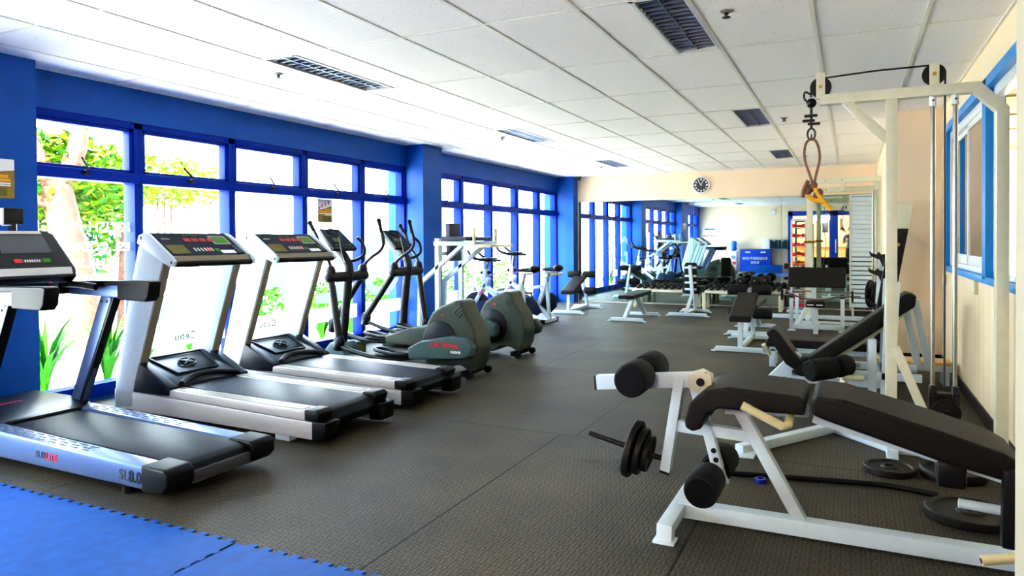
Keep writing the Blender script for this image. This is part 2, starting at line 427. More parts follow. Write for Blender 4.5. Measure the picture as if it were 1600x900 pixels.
# ceiling: tiles with the fixture openings left out, T bars as its part
gx = [-.80+.6*i for i in range(2, -9, -1)]; gx = [XR]+[x for x in gx if x > XL]+[XL-.2]
gy = [2.577+1.2*j for j in range(-4, 10)]; gy = [YB]+[y for y in gy if YB < y < YF]+[YF]
FIX = [(x, 2.577+1.2*j) for j in (-2, 1, 4, 7) for x in (-1.1, -3.8)]
b = MB('tile')
for xa, xb in zip(gx[1:], gx):
    for ya, yb in zip(gy, gy[1:]):
        fx = [f for f in FIX if xa-.01 <= f[0] and f[0]+.3 <= xb+.01 and abs(f[1]-ya) < .02]
        segs = [(xa, xb)]
        if fx: segs = [(xa, fx[0][0]), (fx[0][0]+.3, xb)]
        for p, q in segs:
            if q-p > .02: b.box(p, q, ya, yb, ZC, ZC+.015)
ceil = struct('ceiling', b, 'white suspended ceiling of speckled tiles')
b = MB('tbar')
for x in gx[1:-1]: b.box(x-.012, x+.012, YB, YF, ZC-.005, ZC)
for y in gy[1:-1]: b.box(XL, XR, y-.011, y+.011, ZC-.004, ZC)
b.box(XL, XL+.02, YB, YF, ZC-.006, ZC); b.box(XR-.02, XR, YB, 8.3, ZC-.006, ZC); b.box(XL, XR, YF-.02, YF, ZC-.006, ZC)
part(ceil, 'ceiling_grid', b)

for i, (x, y) in enumerate(FIX):
    left = x < -2
    where = ['behind the camera', 'nearest in view', 'second in view', 'farthest'][i//2]
    t = thing('ceiling_light', ('recessed louvred ceiling light, %s, in the row %s' % (where, 'along the windows' if left else 'right of centre')), 'ceiling light', (x+.15, y+.6, ZC), 0, 'recessed louvred ceiling lights')
    b = MB('alum'); w = .02
    for a in ((x, x+w, y, y+1.2), (x+.3-w, x+.3, y, y+1.2), (x, x+.3, y, y+w), (x, x+.3, y+1.2-w, y+1.2)): b.box(*a, ZC-.006, ZC+.02)
    part(t, 'frame', b)
    b = MB('housing'); b.box(x, x+.3, y, y+1.2, ZC+.11, ZC+.12)
    for a in ((x, x+.012, y, y+1.2), (x+.288, x+.3, y, y+1.2), (x, x+.3, y, y+.012), (x, x+.3, y+1.188, y+1.2)): b.box(*a, ZC+.015, ZC+.115)
    part(t, 'housing', b)
    b = MB('louvre')
    for k in range(1, 16): yy = y+k*1.2/16; b.prism('X', [(yy-.012, ZC+.055), (yy+.012, ZC+.055), (yy+.003, ZC+.004), (yy-.003, ZC+.004)], x+.02, x+.28)
    xm = x+.15; b.prism('Y', [(xm-.016, ZC+.05), (xm+.016, ZC+.05), (xm+.004, ZC+.004), (xm-.004, ZC+.004)], y+.02, y+1.18)
    part(t, 'louvre', b)
    b = MB('posterwhite'); b.cyl((x+.08, y+.05, ZC+.085), (x+.08, y+1.15, ZC+.085), .013, 8); b.cyl((x+.22, y+.05, ZC+.085), (x+.22, y+1.15, ZC+.085), .013, 8)
    part(t, 'tube_lamp', b)
for x, y, lab in ((-.642, 4.182, 'nearest on the right, beside the large louvred light'), (-.648, 8.119, 'second on the right, behind the hanging cord'), (-4.0, 4.155, 'nearest on the left, beside the first window-side light'), (-3.95, 7.945, 'second on the left row'), (-3.97, 11.9, 'farthest on the left row'), (-.648, 12.0, 'farthest on the right, near the mirror wall')):
    t = thing('ceiling_sprinkler', 'small dark ceiling sprinkler head, '+lab, 'sprinkler', (x, y, ZC), 0, 'ceiling sprinklers')
    b = MB('champagne'); b.lathe([(.036,0),(.036,-.004),(.02,-.012),(.014,-.012)], (x, y, ZC), (0,0,1), 16); part(t, 'escutcheon', b)
    b = MB('iron'); b.lathe([(.012,-.01),(.012,-.022),(.006,-.024),(.006,-.034),(.024,-.036),(.024,-.039),(0,-.039)], (x, y, ZC), (0,0,1), 12); part(t, 'deflector', b)

# left wall: lintel, sill and pillars
b = MB('bluepaint')
b.box(-5.75, XL, YB, YF, 2.28, ZC)
b.box(-5.75, XL-.02, YB, YF, -.12, .03)
b.box(-5.75, -5.24, 1.95, 3.07, 0, ZC); b.box(-5.75, -5.18, 8.02, 8.5, 0, ZC)
b.box(-5.75, -5.1, 13.5, YF, 0, ZC); b.box(-5.75, XL, YB, -.9, 0, ZC)
struct('wall_left', b, 'saturated blue window wall with square pillars')

def window(n, ya, yb, latch, label, extra=None):
    b = MB('blueframe'); xo, xi = -5.6, -5.46; h = .04
    b.box(xo, xi, ya, ya+h, .03, 2.28, .004); b.box(xo, xi, yb-h, yb, .03, 2.28, .004)
    b.box(xo, xi, ya, yb, 2.225, 2.30, .004); b.box(xo, xi+.02, ya, yb, 1.765, 1.85, .005); b.box(xo, xi, ya, yb, .03, .13, .005)
    w = struct('window_%d' % n, b, label)
    b = MB('blueframe'); r = .035; za, zb = 1.85, 2.225
    for a in ((ya+h, ya+h+r, za, zb), (yb-h-r, yb-h, za, zb), (ya+h, yb-h, za, za+.025), (ya+h, yb-h, zb-.03, zb)): b.box(-5.56, -5.475, *a, .004)
    part(w, 'top_sash', b)
    b = MB('glass'); b.quad((-5.53, ya+h, za), (-5.53, yb-h, za), (-5.53, yb-h, zb), (-5.53, ya+h, zb)); part(w, 'top_pane', b)
    b = MB('glass'); b.quad((-5.53, ya+h, .13), (-5.53, yb-h, .13), (-5.53, yb-h, 1.765), (-5.53, ya+h, 1.765)); part(w, 'main_pane', b)
    if latch:
        y = (ya+yb)/2; s = MB('black')
        s.box(-5.47, -5.435, y-.03, y+.03, 1.80, 1.835, .006); s.tube([(-5.43, y, 1.82), (-5.41, y+.01, 1.85), (-5.45, y+.02*latch, 1.94)], .009, 8); s.sphere((-5.43, y, 1.825), .016)
        part(w, 'window_latch', s)
    if extra: extra(w, ya, yb)
    return w
def lettering(lines):
    def f(w, ya, yb):
        b = MB('decal')
        for txt, z, y, size in lines: b.text(txt, (-5.525, y, z), (0,-1,0), (0,0,1), size, .0005, .0012, 'RIGHT', 1.1)
        part(w, 'lettering', b)
    return f
def bigletter(ch, dy=0, word=None):
    def f(w, ya, yb):
        b = MB('frost'); b.text(ch, (-5.525, (ya+yb)/2+dy, .56), (0,-1,0), (0,0,1), 1.15, .0004, .008)
        part(w, 'big_letter', b)
        b = MB('frost'); b.quad((-5.524, ya+.05, .33), (-5.524, yb-.05, .33), (-5.524, yb-.05, .5), (-5.524, ya+.05, .5)); s = part(w, 'frosted_band', b)
        if word:
            b = MB('decalgreen'); b.text(word, (-5.522, (ya+yb)/2, .375), (0,-1,0), (0,0,1), .1, .0004, .001, 'CENTER', 1.15); part(s, 'lettering', b)
    return f
B1 = [3.07, 4.03, 5.035, 6.055, 7.08, 8.02]; B2 = [8.5, 9.57, 10.57, 11.6, 12.6, 13.5]; B0 = [-.9, .05, 1.0, 1.95]
ex = [lettering([('ENGLISH PROGRA', 1.36, 3.1, .115), ('ESL COURSES', 1.2, 3.34, .1), ('FAMILY CO', 1.07, 3.34, .1), ('KIDS YOU', .95, 3.32, .1)]),
      bigletter('N', 0, 'Cebu'), bigletter('A', 0, 'Cebu'), bigletter('L', 0), bigletter('O', 0)]
od = ['first', 'second', 'third', 'fourth', 'fifth']
for i in range(5): window(i+1, B1[i], B1[i+1], [-1, -3, -1, -2, -1][i], 'blue framed window, %s from the left end' % od[i], ex[i])
for i in range(5): window(i+6, B2[i], B2[i+1], [-3, 1, 0, 1, 0][i], 'blue framed window beyond the middle pillar, %s of five' % od[i], bigletter(['G', 'J', 'O', 'U', 'S'][i]) if i < 2 else None)
for i in range(3): window(i+11, B0[i], B0[i+1], 0, 'blue framed window seen only in the mirror, number %d from the back' % (i+1))

# far wall, right wall, back wall
b = MB('peach'); b.box(-5.75, XR+.1, YF, YF+.12, 0, ZC+.1); struct('wall_far', b, 'peach far wall above the mirrors')
b = MB('panelwall')
b.box(XR, XR+.1, YB, 8.25, 0, .98); b.box(XR, XR+.1, YB, 8.25, 2.34, ZC); b.box(XR, XR+.1, 8.0, 8.25, .98, 2.34); b.box(XR, XR+.1, YB, 3.9, .98, 2.34)
struct('wall_right', b, 'cream panelled wall with the sliding windows')
b = MB('peach'); b.box(.42, XR+.1, 8.25, YF, 0, ZC); struct('wall_right_far', b, 'peach boxed-out wall beyond the cable machine')
b = MB('trimgrey'); b.box(.384, XR, 2.08, 2.2, 0, ZC); struct('trim_1', b, 'cream wall end at the right edge of the view')
b = MB('baseboard'); b.box(XR-.015, XR, 2.2, 8.25, 0, .09, .003); struct('baseboard_right', b, 'dark baseboard below the cream panelling')
b = MB('baseboard'); b.box(.405, .42, 8.25, YF, 0, .09, .003); b.box(.42, XR, 8.235, 8.25, 0, .09, .003); struct('baseboard_far', b, 'dark baseboard of the boxed-out wall')
b = MB('peach'); b.box(-5.75, -2.15, YB-.1, YB, 0, ZC); b.box(.1, XR+.1, YB-.1, YB, 0, ZC); b.box(-2.15, .1, YB-.1, YB, 2.32, ZC); struct('wall_back', b, 'peach wall behind the camera')
# glazed blue partition behind the camera (seen in the mirror)
b = MB('boxblue')
for x0, x1 in ((-2.15, -1.98), (-1.45, -1.33), (-.72, -.42), (-.06, .1)): b.box(x0, x1, YB-.08, YB+.02, 0, 2.32, .004)
b.box(-2.15, .1, YB-.08, YB+.02, 2.14, 2.32, .004); b.box(-2.15, -.5, YB-.08, YB+.02, 0, .2, .004); b.box(-.5, 0, YB-.08, YB+.02, 0, .35, .004)
d = struct('door_1', b, 'blue framed glass door and partition behind the camera')
b = MB('glass'); b.quad((-2.0, YB-.03, .1), (0, YB-.03, .1), (0, YB-.03, 2.2), (-2.0, YB-.03, 2.2)); part(d, 'pane', b)
b = MB('alum'); b.cyl((-.5, YB+.06, .75), (-.5, YB+.06, 1.25), .013, 10); b.cyl((-.5, YB+.0, .8), (-.5, YB+.06, .8), .008, 8); b.cyl((-.5, YB, 1.2), (-.5, YB+.06, 1.2), .008, 8); part(d, 'handle', b)
for nm, bx in (('wall_lobby_back', (-2.6, .6, -4.0, -3.9, 0, 2.6)), ('wall_lobby_left', (-2.7, -2.6, -4, -1.3, 0, 2.6)), ('wall_lobby_right', (.6, .7, -4, -1.3, 0, 2.6)), ('ceiling_lobby', (-2.7, .7, -4, -1.3, 2.6, 2.65)), ('floor_lobby', (-2.7, .7, -4, -1.3, -.1, 0))):
    b = MB('lobby'); b.box(*bx); struct(nm, b, 'peach lobby surface behind the glass door')
for x0, x1, z0, z1, c, lab in ((-1.08, -.8, 1.5, 2.15, 'black', 'dark framed notice board in the lobby, left of the door stile'), (-.42, -.26, 1.6, 2.15, 'olive', 'olive framed notice in the lobby, seen through the door glass')):
    b = MB('posterwhite', c); b.box(x0, x1, -3.9, -3.885, z0, z1); b.use(c).box(x0+.02, x1-.02, -3.885, -3.88, z0+.03, z1-.05); solo('notice_board', b, lab, 'poster')
b = MB('wood', 'red'); b.box(-1.9, .2, -3.2, -2.7, 0, .95, .01); b.use('wood').box(-1.95, .25, -3.25, -2.65, .95, .99, .006); solo('lobby_counter', b, 'pale wooden lobby counter behind the glass door', 'counter')

# mirrors
mx = [-5.08, -4.36, -2.73, -1.14, .21, .405]
pos = ['beside the corner pillar', 'below the left side of the clock', 'behind the dumbbell racks', 'behind the lat tower', 'at the far right end']
for i in range(5):
    b = MB('mirror', 'greyblue'); b.box(mx[i]+.003, mx[i+1]-.003, YF-.008, YF-.003, .03, 2.05)
    b.use('greyblue').box(mx[i]+.003, mx[i+1]-.003, YF-.0078, YF, .02, .03); b.box(mx[i]+.003, mx[i+1]-.003, YF-.003, YF, .03, 2.05)
    solo('wall_mirror', b, 'tall frameless wall mirror panel '+pos[i], 'mirror', 'mirror panels on the far wall')

# window in the right wall
def rwin(n, ya, yb, sash, label):
    b = MB('bluetrim'); w = .07
    for a in ((ya, ya+w, .98, 2.34), (yb-w, yb, .98, 2.34), (ya, yb, .95, 1.0), (ya, yb, 2.27, 2.34)): b.box(XR-.015, XR+.1, *a, .003)
    o = struct('window_%d' % n, b, label)
    b = MB('alum'); w2 = .03
    for a in ((ya+w, ya+w+w2, 1.0, 2.27), (yb-w-w2, yb-w, 1.0, 2.27), (ya+w, yb-w, 1.0, 1.04), (ya+w, yb-w, 2.2, 2.27)): b.box(XR+.03, XR+.09, *a, .003)
    part(o, 'track_frame', b)
    for k, (sa, sb) in enumerate(sash):
        b = MB('alum'); x = XR+.04+.02*k; w2 = .045
        for a in ((sa, sa+w2, 1.04, 2.2), (sb-w2, sb, 1.04, 2.2), (sa, sb, 1.04, 1.12), (sa, sb, 2.15, 2.2)): b.box(x, x+.018, *a, .003)
        p = part(o, 'sliding_sash', b)
        b = MB('glass'); b.quad((x+.009, sa, 1.1), (x+.009, sb, 1.1), (x+.009, sb, 2.16), (x+.009, sa, 2.16)); part(p, 'pane', b)
rwin(14, 5.72, 8.0, [(5.8, 6.9), (6.8, 7.92)], 'blue trimmed sliding window in the right wall, farther one')
rwin(15, 3.9, 5.72, [(3.98, 4.75)], 'blue trimmed sliding window in the right wall, nearer one')
b = MB('nextwall'); b.box(4.2, 4.3, 2, 13, -.1, 2.8); b.box(.93, 4.3, 13, 13.1, -.1, 2.8); b.box(.93, 4.3, 2.0, 2.1, -.1, 2.8); b.box(.93, 4.3, 2, 13, -.12, -.02)
struct('wall_next_room', b, 'pale walls of the room behind the right windows')
b = MB('olivedark'); b.box(.93, 4.3, 2, 13, 2.6, 2.7)
for k in range(8): b.box(.93, 4.2, 3.2+k*1.2, 3.23+k*1.2, 2.585, 2.6)
struct('ceiling_next_room', b, 'olive ceiling of the room behind the right windows')
b = MB('bluedark'); b.box(3.1, 3.9, 4, 12.4, 0, .45, .03); b.box(3.9, 4.15, 4, 12.4, 0, 1.12, .03); solo('blue_sofa', b, 'long blue padded seat seen through the right windows', 'sofa')

for y, z, lab in ((6.08, .90, 'beige wall switch box below the right window'), (7.93, .86, 'pale socket box at the far end below the right window')):
    b = MB('beige'); b.box(XR-.025, XR, y-.035, y+.035, z-.05, z+.05, .006); b.use('alum').box(XR-.03, XR-.024, y-.02, y+.02, z-.025, z+.025, .003); solo('wall_switch', b, lab, 'switch')

# clock
t = thing('wall_clock', 'round wall clock with a dark face and white rim above the mirrors', 'clock', (-2.58, YF, 2.31))
o = (-2.58, YF, 2.31); ax = (0,-1,0)
b = MB('posterwhite'); b.lathe([(.16,0),(.165,.02),(.16,.04),(.145,.045),(.138,.03),(.138,0)], o, ax, 40); part(t, 'rim', b)
b = MB('darkgrey'); b.lathe([(0,.026),(.139,.026),(.139,.01)], o, ax, 40); f = part(t, 'face', b)
for k in range(12):
    b = MB('whitemark'); a = k*PI/6; r = .108; b.sphere((o[0]+r*math.sin(a), YF-.028, o[2]+r*math.cos(a)), .014 if k % 3 else .018, (1,.2,1), 8); part(f, 'hour_mark', b)
def hand(nm, c, ang, ln, w):
    b = MB(c); a = math.radians(ang); s, c_ = math.sin(a), math.cos(a)
    b.bar((o[0]-s*.015, YF-.034, o[2]-c_*.015), (o[0]+s*ln, YF-.034, o[2]+c_*ln), w, .003, (0,1,0), 0); part(t, nm, b)
hand('hour_hand', 'whitemark', -33, .085, .012); hand('minute_hand', 'whitemark', 24, .11, .009); hand('second_hand', 'red', 100, .1, .005)

# small dome camera in the far left corner
t = thing('dome_camera', 'small black dome camera on the ceiling in the far left corner', 'security camera', (-5.02, 13.6, ZC))
b = MB('darkgrey'); b.lathe([(.055,0),(.055,-.025),(.045,-.03)], (-5.02, 13.6, ZC), (0,0,1), 20); part(t, 'base', b)
b = MB('black'); b.lathe([(.045,-.025),(.043,-.045),(.03,-.065),(0,-.074)], (-5.02, 13.6, ZC), (0,0,1), 20); part(t, 'dome', b)

# posters
def poster(label, x, y0, y1, z0, z1, nrm=1):
    t = thing('poster', label, 'poster', (x, (y0+y1)/2, z0)); w = y1-y0; h = z1-z0; Y = lambda u: y0+u*w; Z = lambda v: z0+v*h; d = .002*nrm
    b = MB('posterwhite'); b.box(min(x, x+d), max(x, x+d), y0, y1, z0, z1); part(t, 'sheet', b)
    b = MB('gold'); x2 = x+d*1.5
    def poly(pts):
        tb = bmesh.new(); tb.faces.new([tb.verts.new((x2, Y(u), Z(v))) for u, v in pts]); b._merge(tb)
    poly([(0,0), (1,0), (1,.72), (0,.5)]); x2 = x+d*2
    b.use('posterorange'); poly([(.45,.52),(.92,.52),(.92,.6),(.45,.6)]); poly([(.1,.43),(.95,.43),(.95,.5),(.1,.5)]); poly([(0,1),(0,.93),(.18,1)])
    b.use('posterwhite'); poly([(.05,.36),(.95,.36),(.95,.4),(.05,.4)]); poly([(.5,.31),(.95,.31),(.95,.345),(.5,.345)])
    b.use('olive'); poly([(.3,.06),(.9,.06),(.9,.27),(.3,.27)])
    part(t, 'print', b)
    for i, (u, v) in enumerate(((.12,.6), (.3,.7), (.52,.78), (.76,.86))):
        b = MB(['purple', 'red', 'red', 'purple'][i]); x2 = x+d*2; poly([(u-.05, v-.07), (u+.03, v-.06), (u+.0, v), (u+.06, v+.06), (u-.02, v+.07), (u-.06, v+.02)]); part(t, 'figure', b)
poster('gold and white advertising poster on the blue pillar at the far left', -5.238, 2.42, 2.915, 1.575, 1.845)
poster('small gold and white advertising sheet stuck on the fourth window', -5.522, 6.33, 6.58, 1.49, 1.76)
b = MB('posterwhite', 'red', 'boxblue'); b.box(-5.35, -4.75, YB, YB+.004, 1.31, 1.75); b.use('boxblue').box(-5.25, -4.85, YB+.004, YB+.006, 1.66, 1.71)
b.use('red')
for k in range(6): b.sphere((-5.28+k*.09, YB+.006, 1.42), .03, (1,.1,1.2), 8)
solo('exercise_chart', b, 'white exercise chart on the back wall, seen in the mirror', 'poster')

# things along the back wall, seen in the mirror
t = thing('water_dispenser', 'white water dispenser with a blue bottle against the back wall', 'water dispenser', (-4.11, -.95, 0))
b = MB('posterwhite'); b.box(-4.24, -3.98, -1.1, -.8, 0, .82, .02); part(t, 'body', b)
b = MB('dispblue'); b.lathe([(.06,.82),(.115,.87),(.125,.9),(.12,1.0),(.125,1.1),(.12,1.18),(.08,1.22),(0,1.22)], (-4.11, -.95, 0), (0,0,1), 20); part(t, 'bottle', b)
b = MB('greyblue'); b.lathe([(0,.012),(.08,.012),(.085,0)], (-4.11, -.8, .58), (0,1,0), 20); part(t, 'tap_panel', b)
b = MB('red'); b.box(-4.16, -4.0, -.8, -.796, .3, .42); part(t, 'label_sticker', b)
t = thing('suggestion_box', 'blue wooden suggestion box with white lettering by the back wall', 'suggestion box', (-3.3, -.95, 0))
b = MB('boxblue'); b.prism('X', [(-1.15,.0),(-.75,0),(-.85,.86),(-.95,.9),(-1.15,.9)], -3.86, -2.72, .008); part(t, 'cabinet', b)
n = Vector((0, .99, .115)).normalized(); zd = Vector((0, -.1, .86)).normalized()
b = MB('whitemark'); b.text('SUGGESTION', (-3.3, -.792, .5), (-1,0,0), zd, .13, .002, .002, 'CENTER', 1.2); part(t, 'lettering', b)
b = MB('whitemark'); b.text('BOX', (-3.3, -.773, .34), (-1,0,0), zd, .13, .002, .002, 'CENTER', 1.2); part(t, 'lettering', b)
b = MB('posterwhite'); b.box(-3.66, -3.48, -.85, -.838, .72, .8); part(t, 'hinge', b)
b = MB('posterwhite'); b.box(-3.1, -2.92, -.85, -.838, .72, .8); part(t, 'hinge', b)
b = MB('bluefoam'); b.box(-3.6, -2.3, -.74, -.64, .0, .3, .01); solo('folded_mat', b, 'folded blue mat propped upright before the suggestion box', 'mat')
t = thing('wall_cabinet', 'white wall cabinet with two dark glass doors beside the blue partition', 'cabinet', (-2.6, -1.0, .9))
b = MB('posterwhite'); b.box(-3.04, -2.79, -1.2, -.92, .9, 1.29, .005); part(t, 'side_box', b)
b = MB('greyblue'); b.box(-2.79, -2.16, -1.2, -.94, .9, 1.25, .004); part(t, 'case', b)
for x0, x1 in ((-2.77, -2.49), (-2.47, -2.18)):
    b = MB('tvgreen'); b.box(x0, x1, -.94, -.93, .92, 1.23); p = part(t, 'door', b)
    b = MB('posterwhite'); b.box((x0+x1)/2-.03, (x0+x1)/2+.03, -.93, -.92, 1.19, 1.22); part(p, 'handle', b)
t = thing('emergency_light', 'white twin-head emergency light high on the back wall', 'emergency light', (-2.68, YB, 2.2))
b = MB('posterwhite'); b.box(-2.76, -2.6, YB, YB+.07, 2.22, 2.36, .008); part(t, 'battery_box', b)
for x in (-2.74, -2.62):
    b = MB('alum'); b.lathe([(.015,0),(.045,.05),(.045,.06),(0,.058)], (x, YB+.05, 2.4), (.2 if x > -2.7 else -.2, .9, -.35), 14); b.cyl((x, YB+.04, 2.34), (x, YB+.05, 2.4), .01, 8); part(t, 'lamp_head', b)

# ================================================================== OUTSIDE
b = MB('concrete'); b.box(-30, -5.75, -8, 30, -.2, -.08); struct('ground_outside', b, 'pale paved ground outside the windows')
b = MB('outwall'); b.box(-19.2, -19, -8, 30, -.1, .75); struct('wall_garden', b, 'low white garden wall outside')
def leaves(b, mats, c, rad, n, size, seed):
    rn = random.Random(seed); t = {k: bmesh.new() for k in mats}
    for _ in range(n):
        while True:
            p = Vector((rn.uniform(-1,1), rn.uniform(-1,1), rn.uniform(-1,1)))
            if .3 < p.length < 1: break
        p = Vector((c[0]+p.x*rad[0], c[1]+p.y*rad[1], c[2]+p.z*rad[2]))
        a = Vector((rn.gauss(0,1), rn.gauss(0,1), rn.gauss(0,.6))).normalized(); q = a.cross(Vector((rn.gauss(0,1), rn.gauss(0,1), rn.gauss(0,1)))).normalized()
        s = size*rn.uniform(.6, 1.4); bm_ = t[rn.choice(mats)]
        bm_.faces.new([bm_.verts.new(p+v) for v in (-a*s, q*s*.4, a*s, -q*s*.4)])
    for k in t: b.use(k)._merge(t[k])
t = thing('tree', 'tree with a thick pale brown forked trunk outside the first window', 'tree', (-9, 5.6, -.08))
b = MB('bark'); b.tube([(-9, 5.85, -.1), (-9, 5.78, .7), (-9, 5.62, 1.4), (-9, 5.5, 2.0)], [.24, .17], 14, 4)
b.tube([(-9, 5.52, 1.9), (-9.1, 5.25, 2.5), (-9.2, 5.0, 3.4)], [.13, .07], 10, 3); b.tube([(-9, 5.5, 1.9), (-8.95, 5.75, 2.5), (-8.9, 5.85, 3.6)], [.14, .08], 10, 3); b.tube([(-9, 5.52, 1.7), (-9.2, 5.2, 1.9), (-9.6, 4.6, 2.4)], [.07, .04], 8, 3)
part(t, 'trunk', b)
b = MB('leafy', 'leafd')
leaves(b, ['leafy', 'leafy', 'leafd'], (-9.8, 5.75, 2.1), (1.0, 1.5, .72), 4600, .075, 1)
part(t, 'crown', b)
t = thing('young_tree', 'slender pale tree behind the brown trunk, outside the first window', 'tree', (-10.5, 7.3, -.08))
b = MB('bark'); b.tube([(-10.5, 7.4, -.1), (-10.5, 7.45, 1.2), (-10.5, 7.6, 2.8)], [.06, .035], 8, 3); part(t, 'trunk', b)
b = MB('leafy', 'leaft'); leaves(b, ['leafy', 'leafd', 'leaft'], (-11.4, 6.7, 1.5), (.8, 1.4, 1.1), 2600, .08, 2); part(t, 'crown', b)
for i, (x, y, z, r, n, lab, ms) in enumerate((
    (-10.6, 5.2, 1.1, (.6, 1.0, 1.0), 2200, 'teal green bush behind the thick tree trunk', ['leaft', 'leafd']),
    (-12, 9.4, 2.45, (.7, 1.7, .5), 1500, 'yellow green branch cluster outside the second window', ['leafy']),
    (-9.4, 9.1, .25, (.4, .8, .3), 350, 'low green shrub outside the third window', ['leafd', 'lily']),
    (-8.0, 9.4, .25, (.5, .9, .32), 520, 'leafy green shrub outside the fourth window', ['leafd', 'lily']),
    (-8.2, 11.2, .25, (.5, .9, .34), 520, 'leafy green shrub outside the fifth window', ['leafd', 'lily']),
    (-8.2, 14.0, .3, (.5, 1.1, .45), 420, 'leafy green shrub beyond the middle pillar', ['leafd', 'lily']),
    (-8.6, 17.0, .35, (.5, 1.0, .5), 320, 'leafy green shrub outside the far windows', ['leafd', 'lily']))):
    t = thing('shrub', lab, 'shrub', (x, y, -.08), 0, 'shrubs outside the windows')
    b = MB(*ms); leaves(b, ms, (x, y, z), r, n, .08, 20+i); part(t, 'foliage', b)
    b = MB('bark')
    for k in range(3): b.tube([(x+.05*k-.05, y+.1*k-.1, -.1), (x, y+.15*k-.15, z)], .015, 6)
    part(t, 'stem', b)
def lily(x, y, s, lab, seed):
    rn = random.Random(seed); t = bmesh.new()
    for k in range(40):
        a = rn.uniform(0, 2*PI); ln = s*rn.uniform(.7, 1.1); lean = rn.uniform(.15, .75); w = .022*s/.6; pv = None
        for i in range(6):
            u = i/5; r_ = lean*ln*u*u*.9+.02; z = ln*(u-.35*lean*u*u*u)-.08; c = Vector((x+r_*math.cos(a), y+r_*math.sin(a), z)); sd = Vector((-math.sin(a), math.cos(a), 0))*w*math.sin(PI*min(.97, u*.8+.2))
            cur = [t.verts.new(c-sd), t.verts.new(c+sd)]
            if pv: t.faces.new((pv[0], pv[1], cur[1], cur[0]))
            pv = cur
    b = MB('lily'); b._merge(t); return solo('spider_lily', b, lab, 'plant', 'lilies outside the windows', None, (x, y, -.08))
for x, y, s, lab, sd in ((-6.35, 3.75, .82, 'tall strappy green lily outside the first window, left clump', 1), (-6.3, 4.3, .68, 'strappy green lily outside the first window, right clump', 2), (-6.4, 4.75, .5, 'strappy lily behind the near white treadmill post', 3), (-6.4, 5.35, .5, 'strappy lily outside the second window', 4), (-6.45, 5.9, .5, 'strappy lily between the two white treadmills', 5), (-6.4, 6.8, .55, 'strappy lily outside the fourth window', 6), (-6.4, 7.4, .52, 'strappy lily outside the fifth window, left clump', 7), (-6.4, 8.0, .5, 'strappy lily outside the fifth window, right clump', 8)):
    lily(x, y, s, lab, sd)
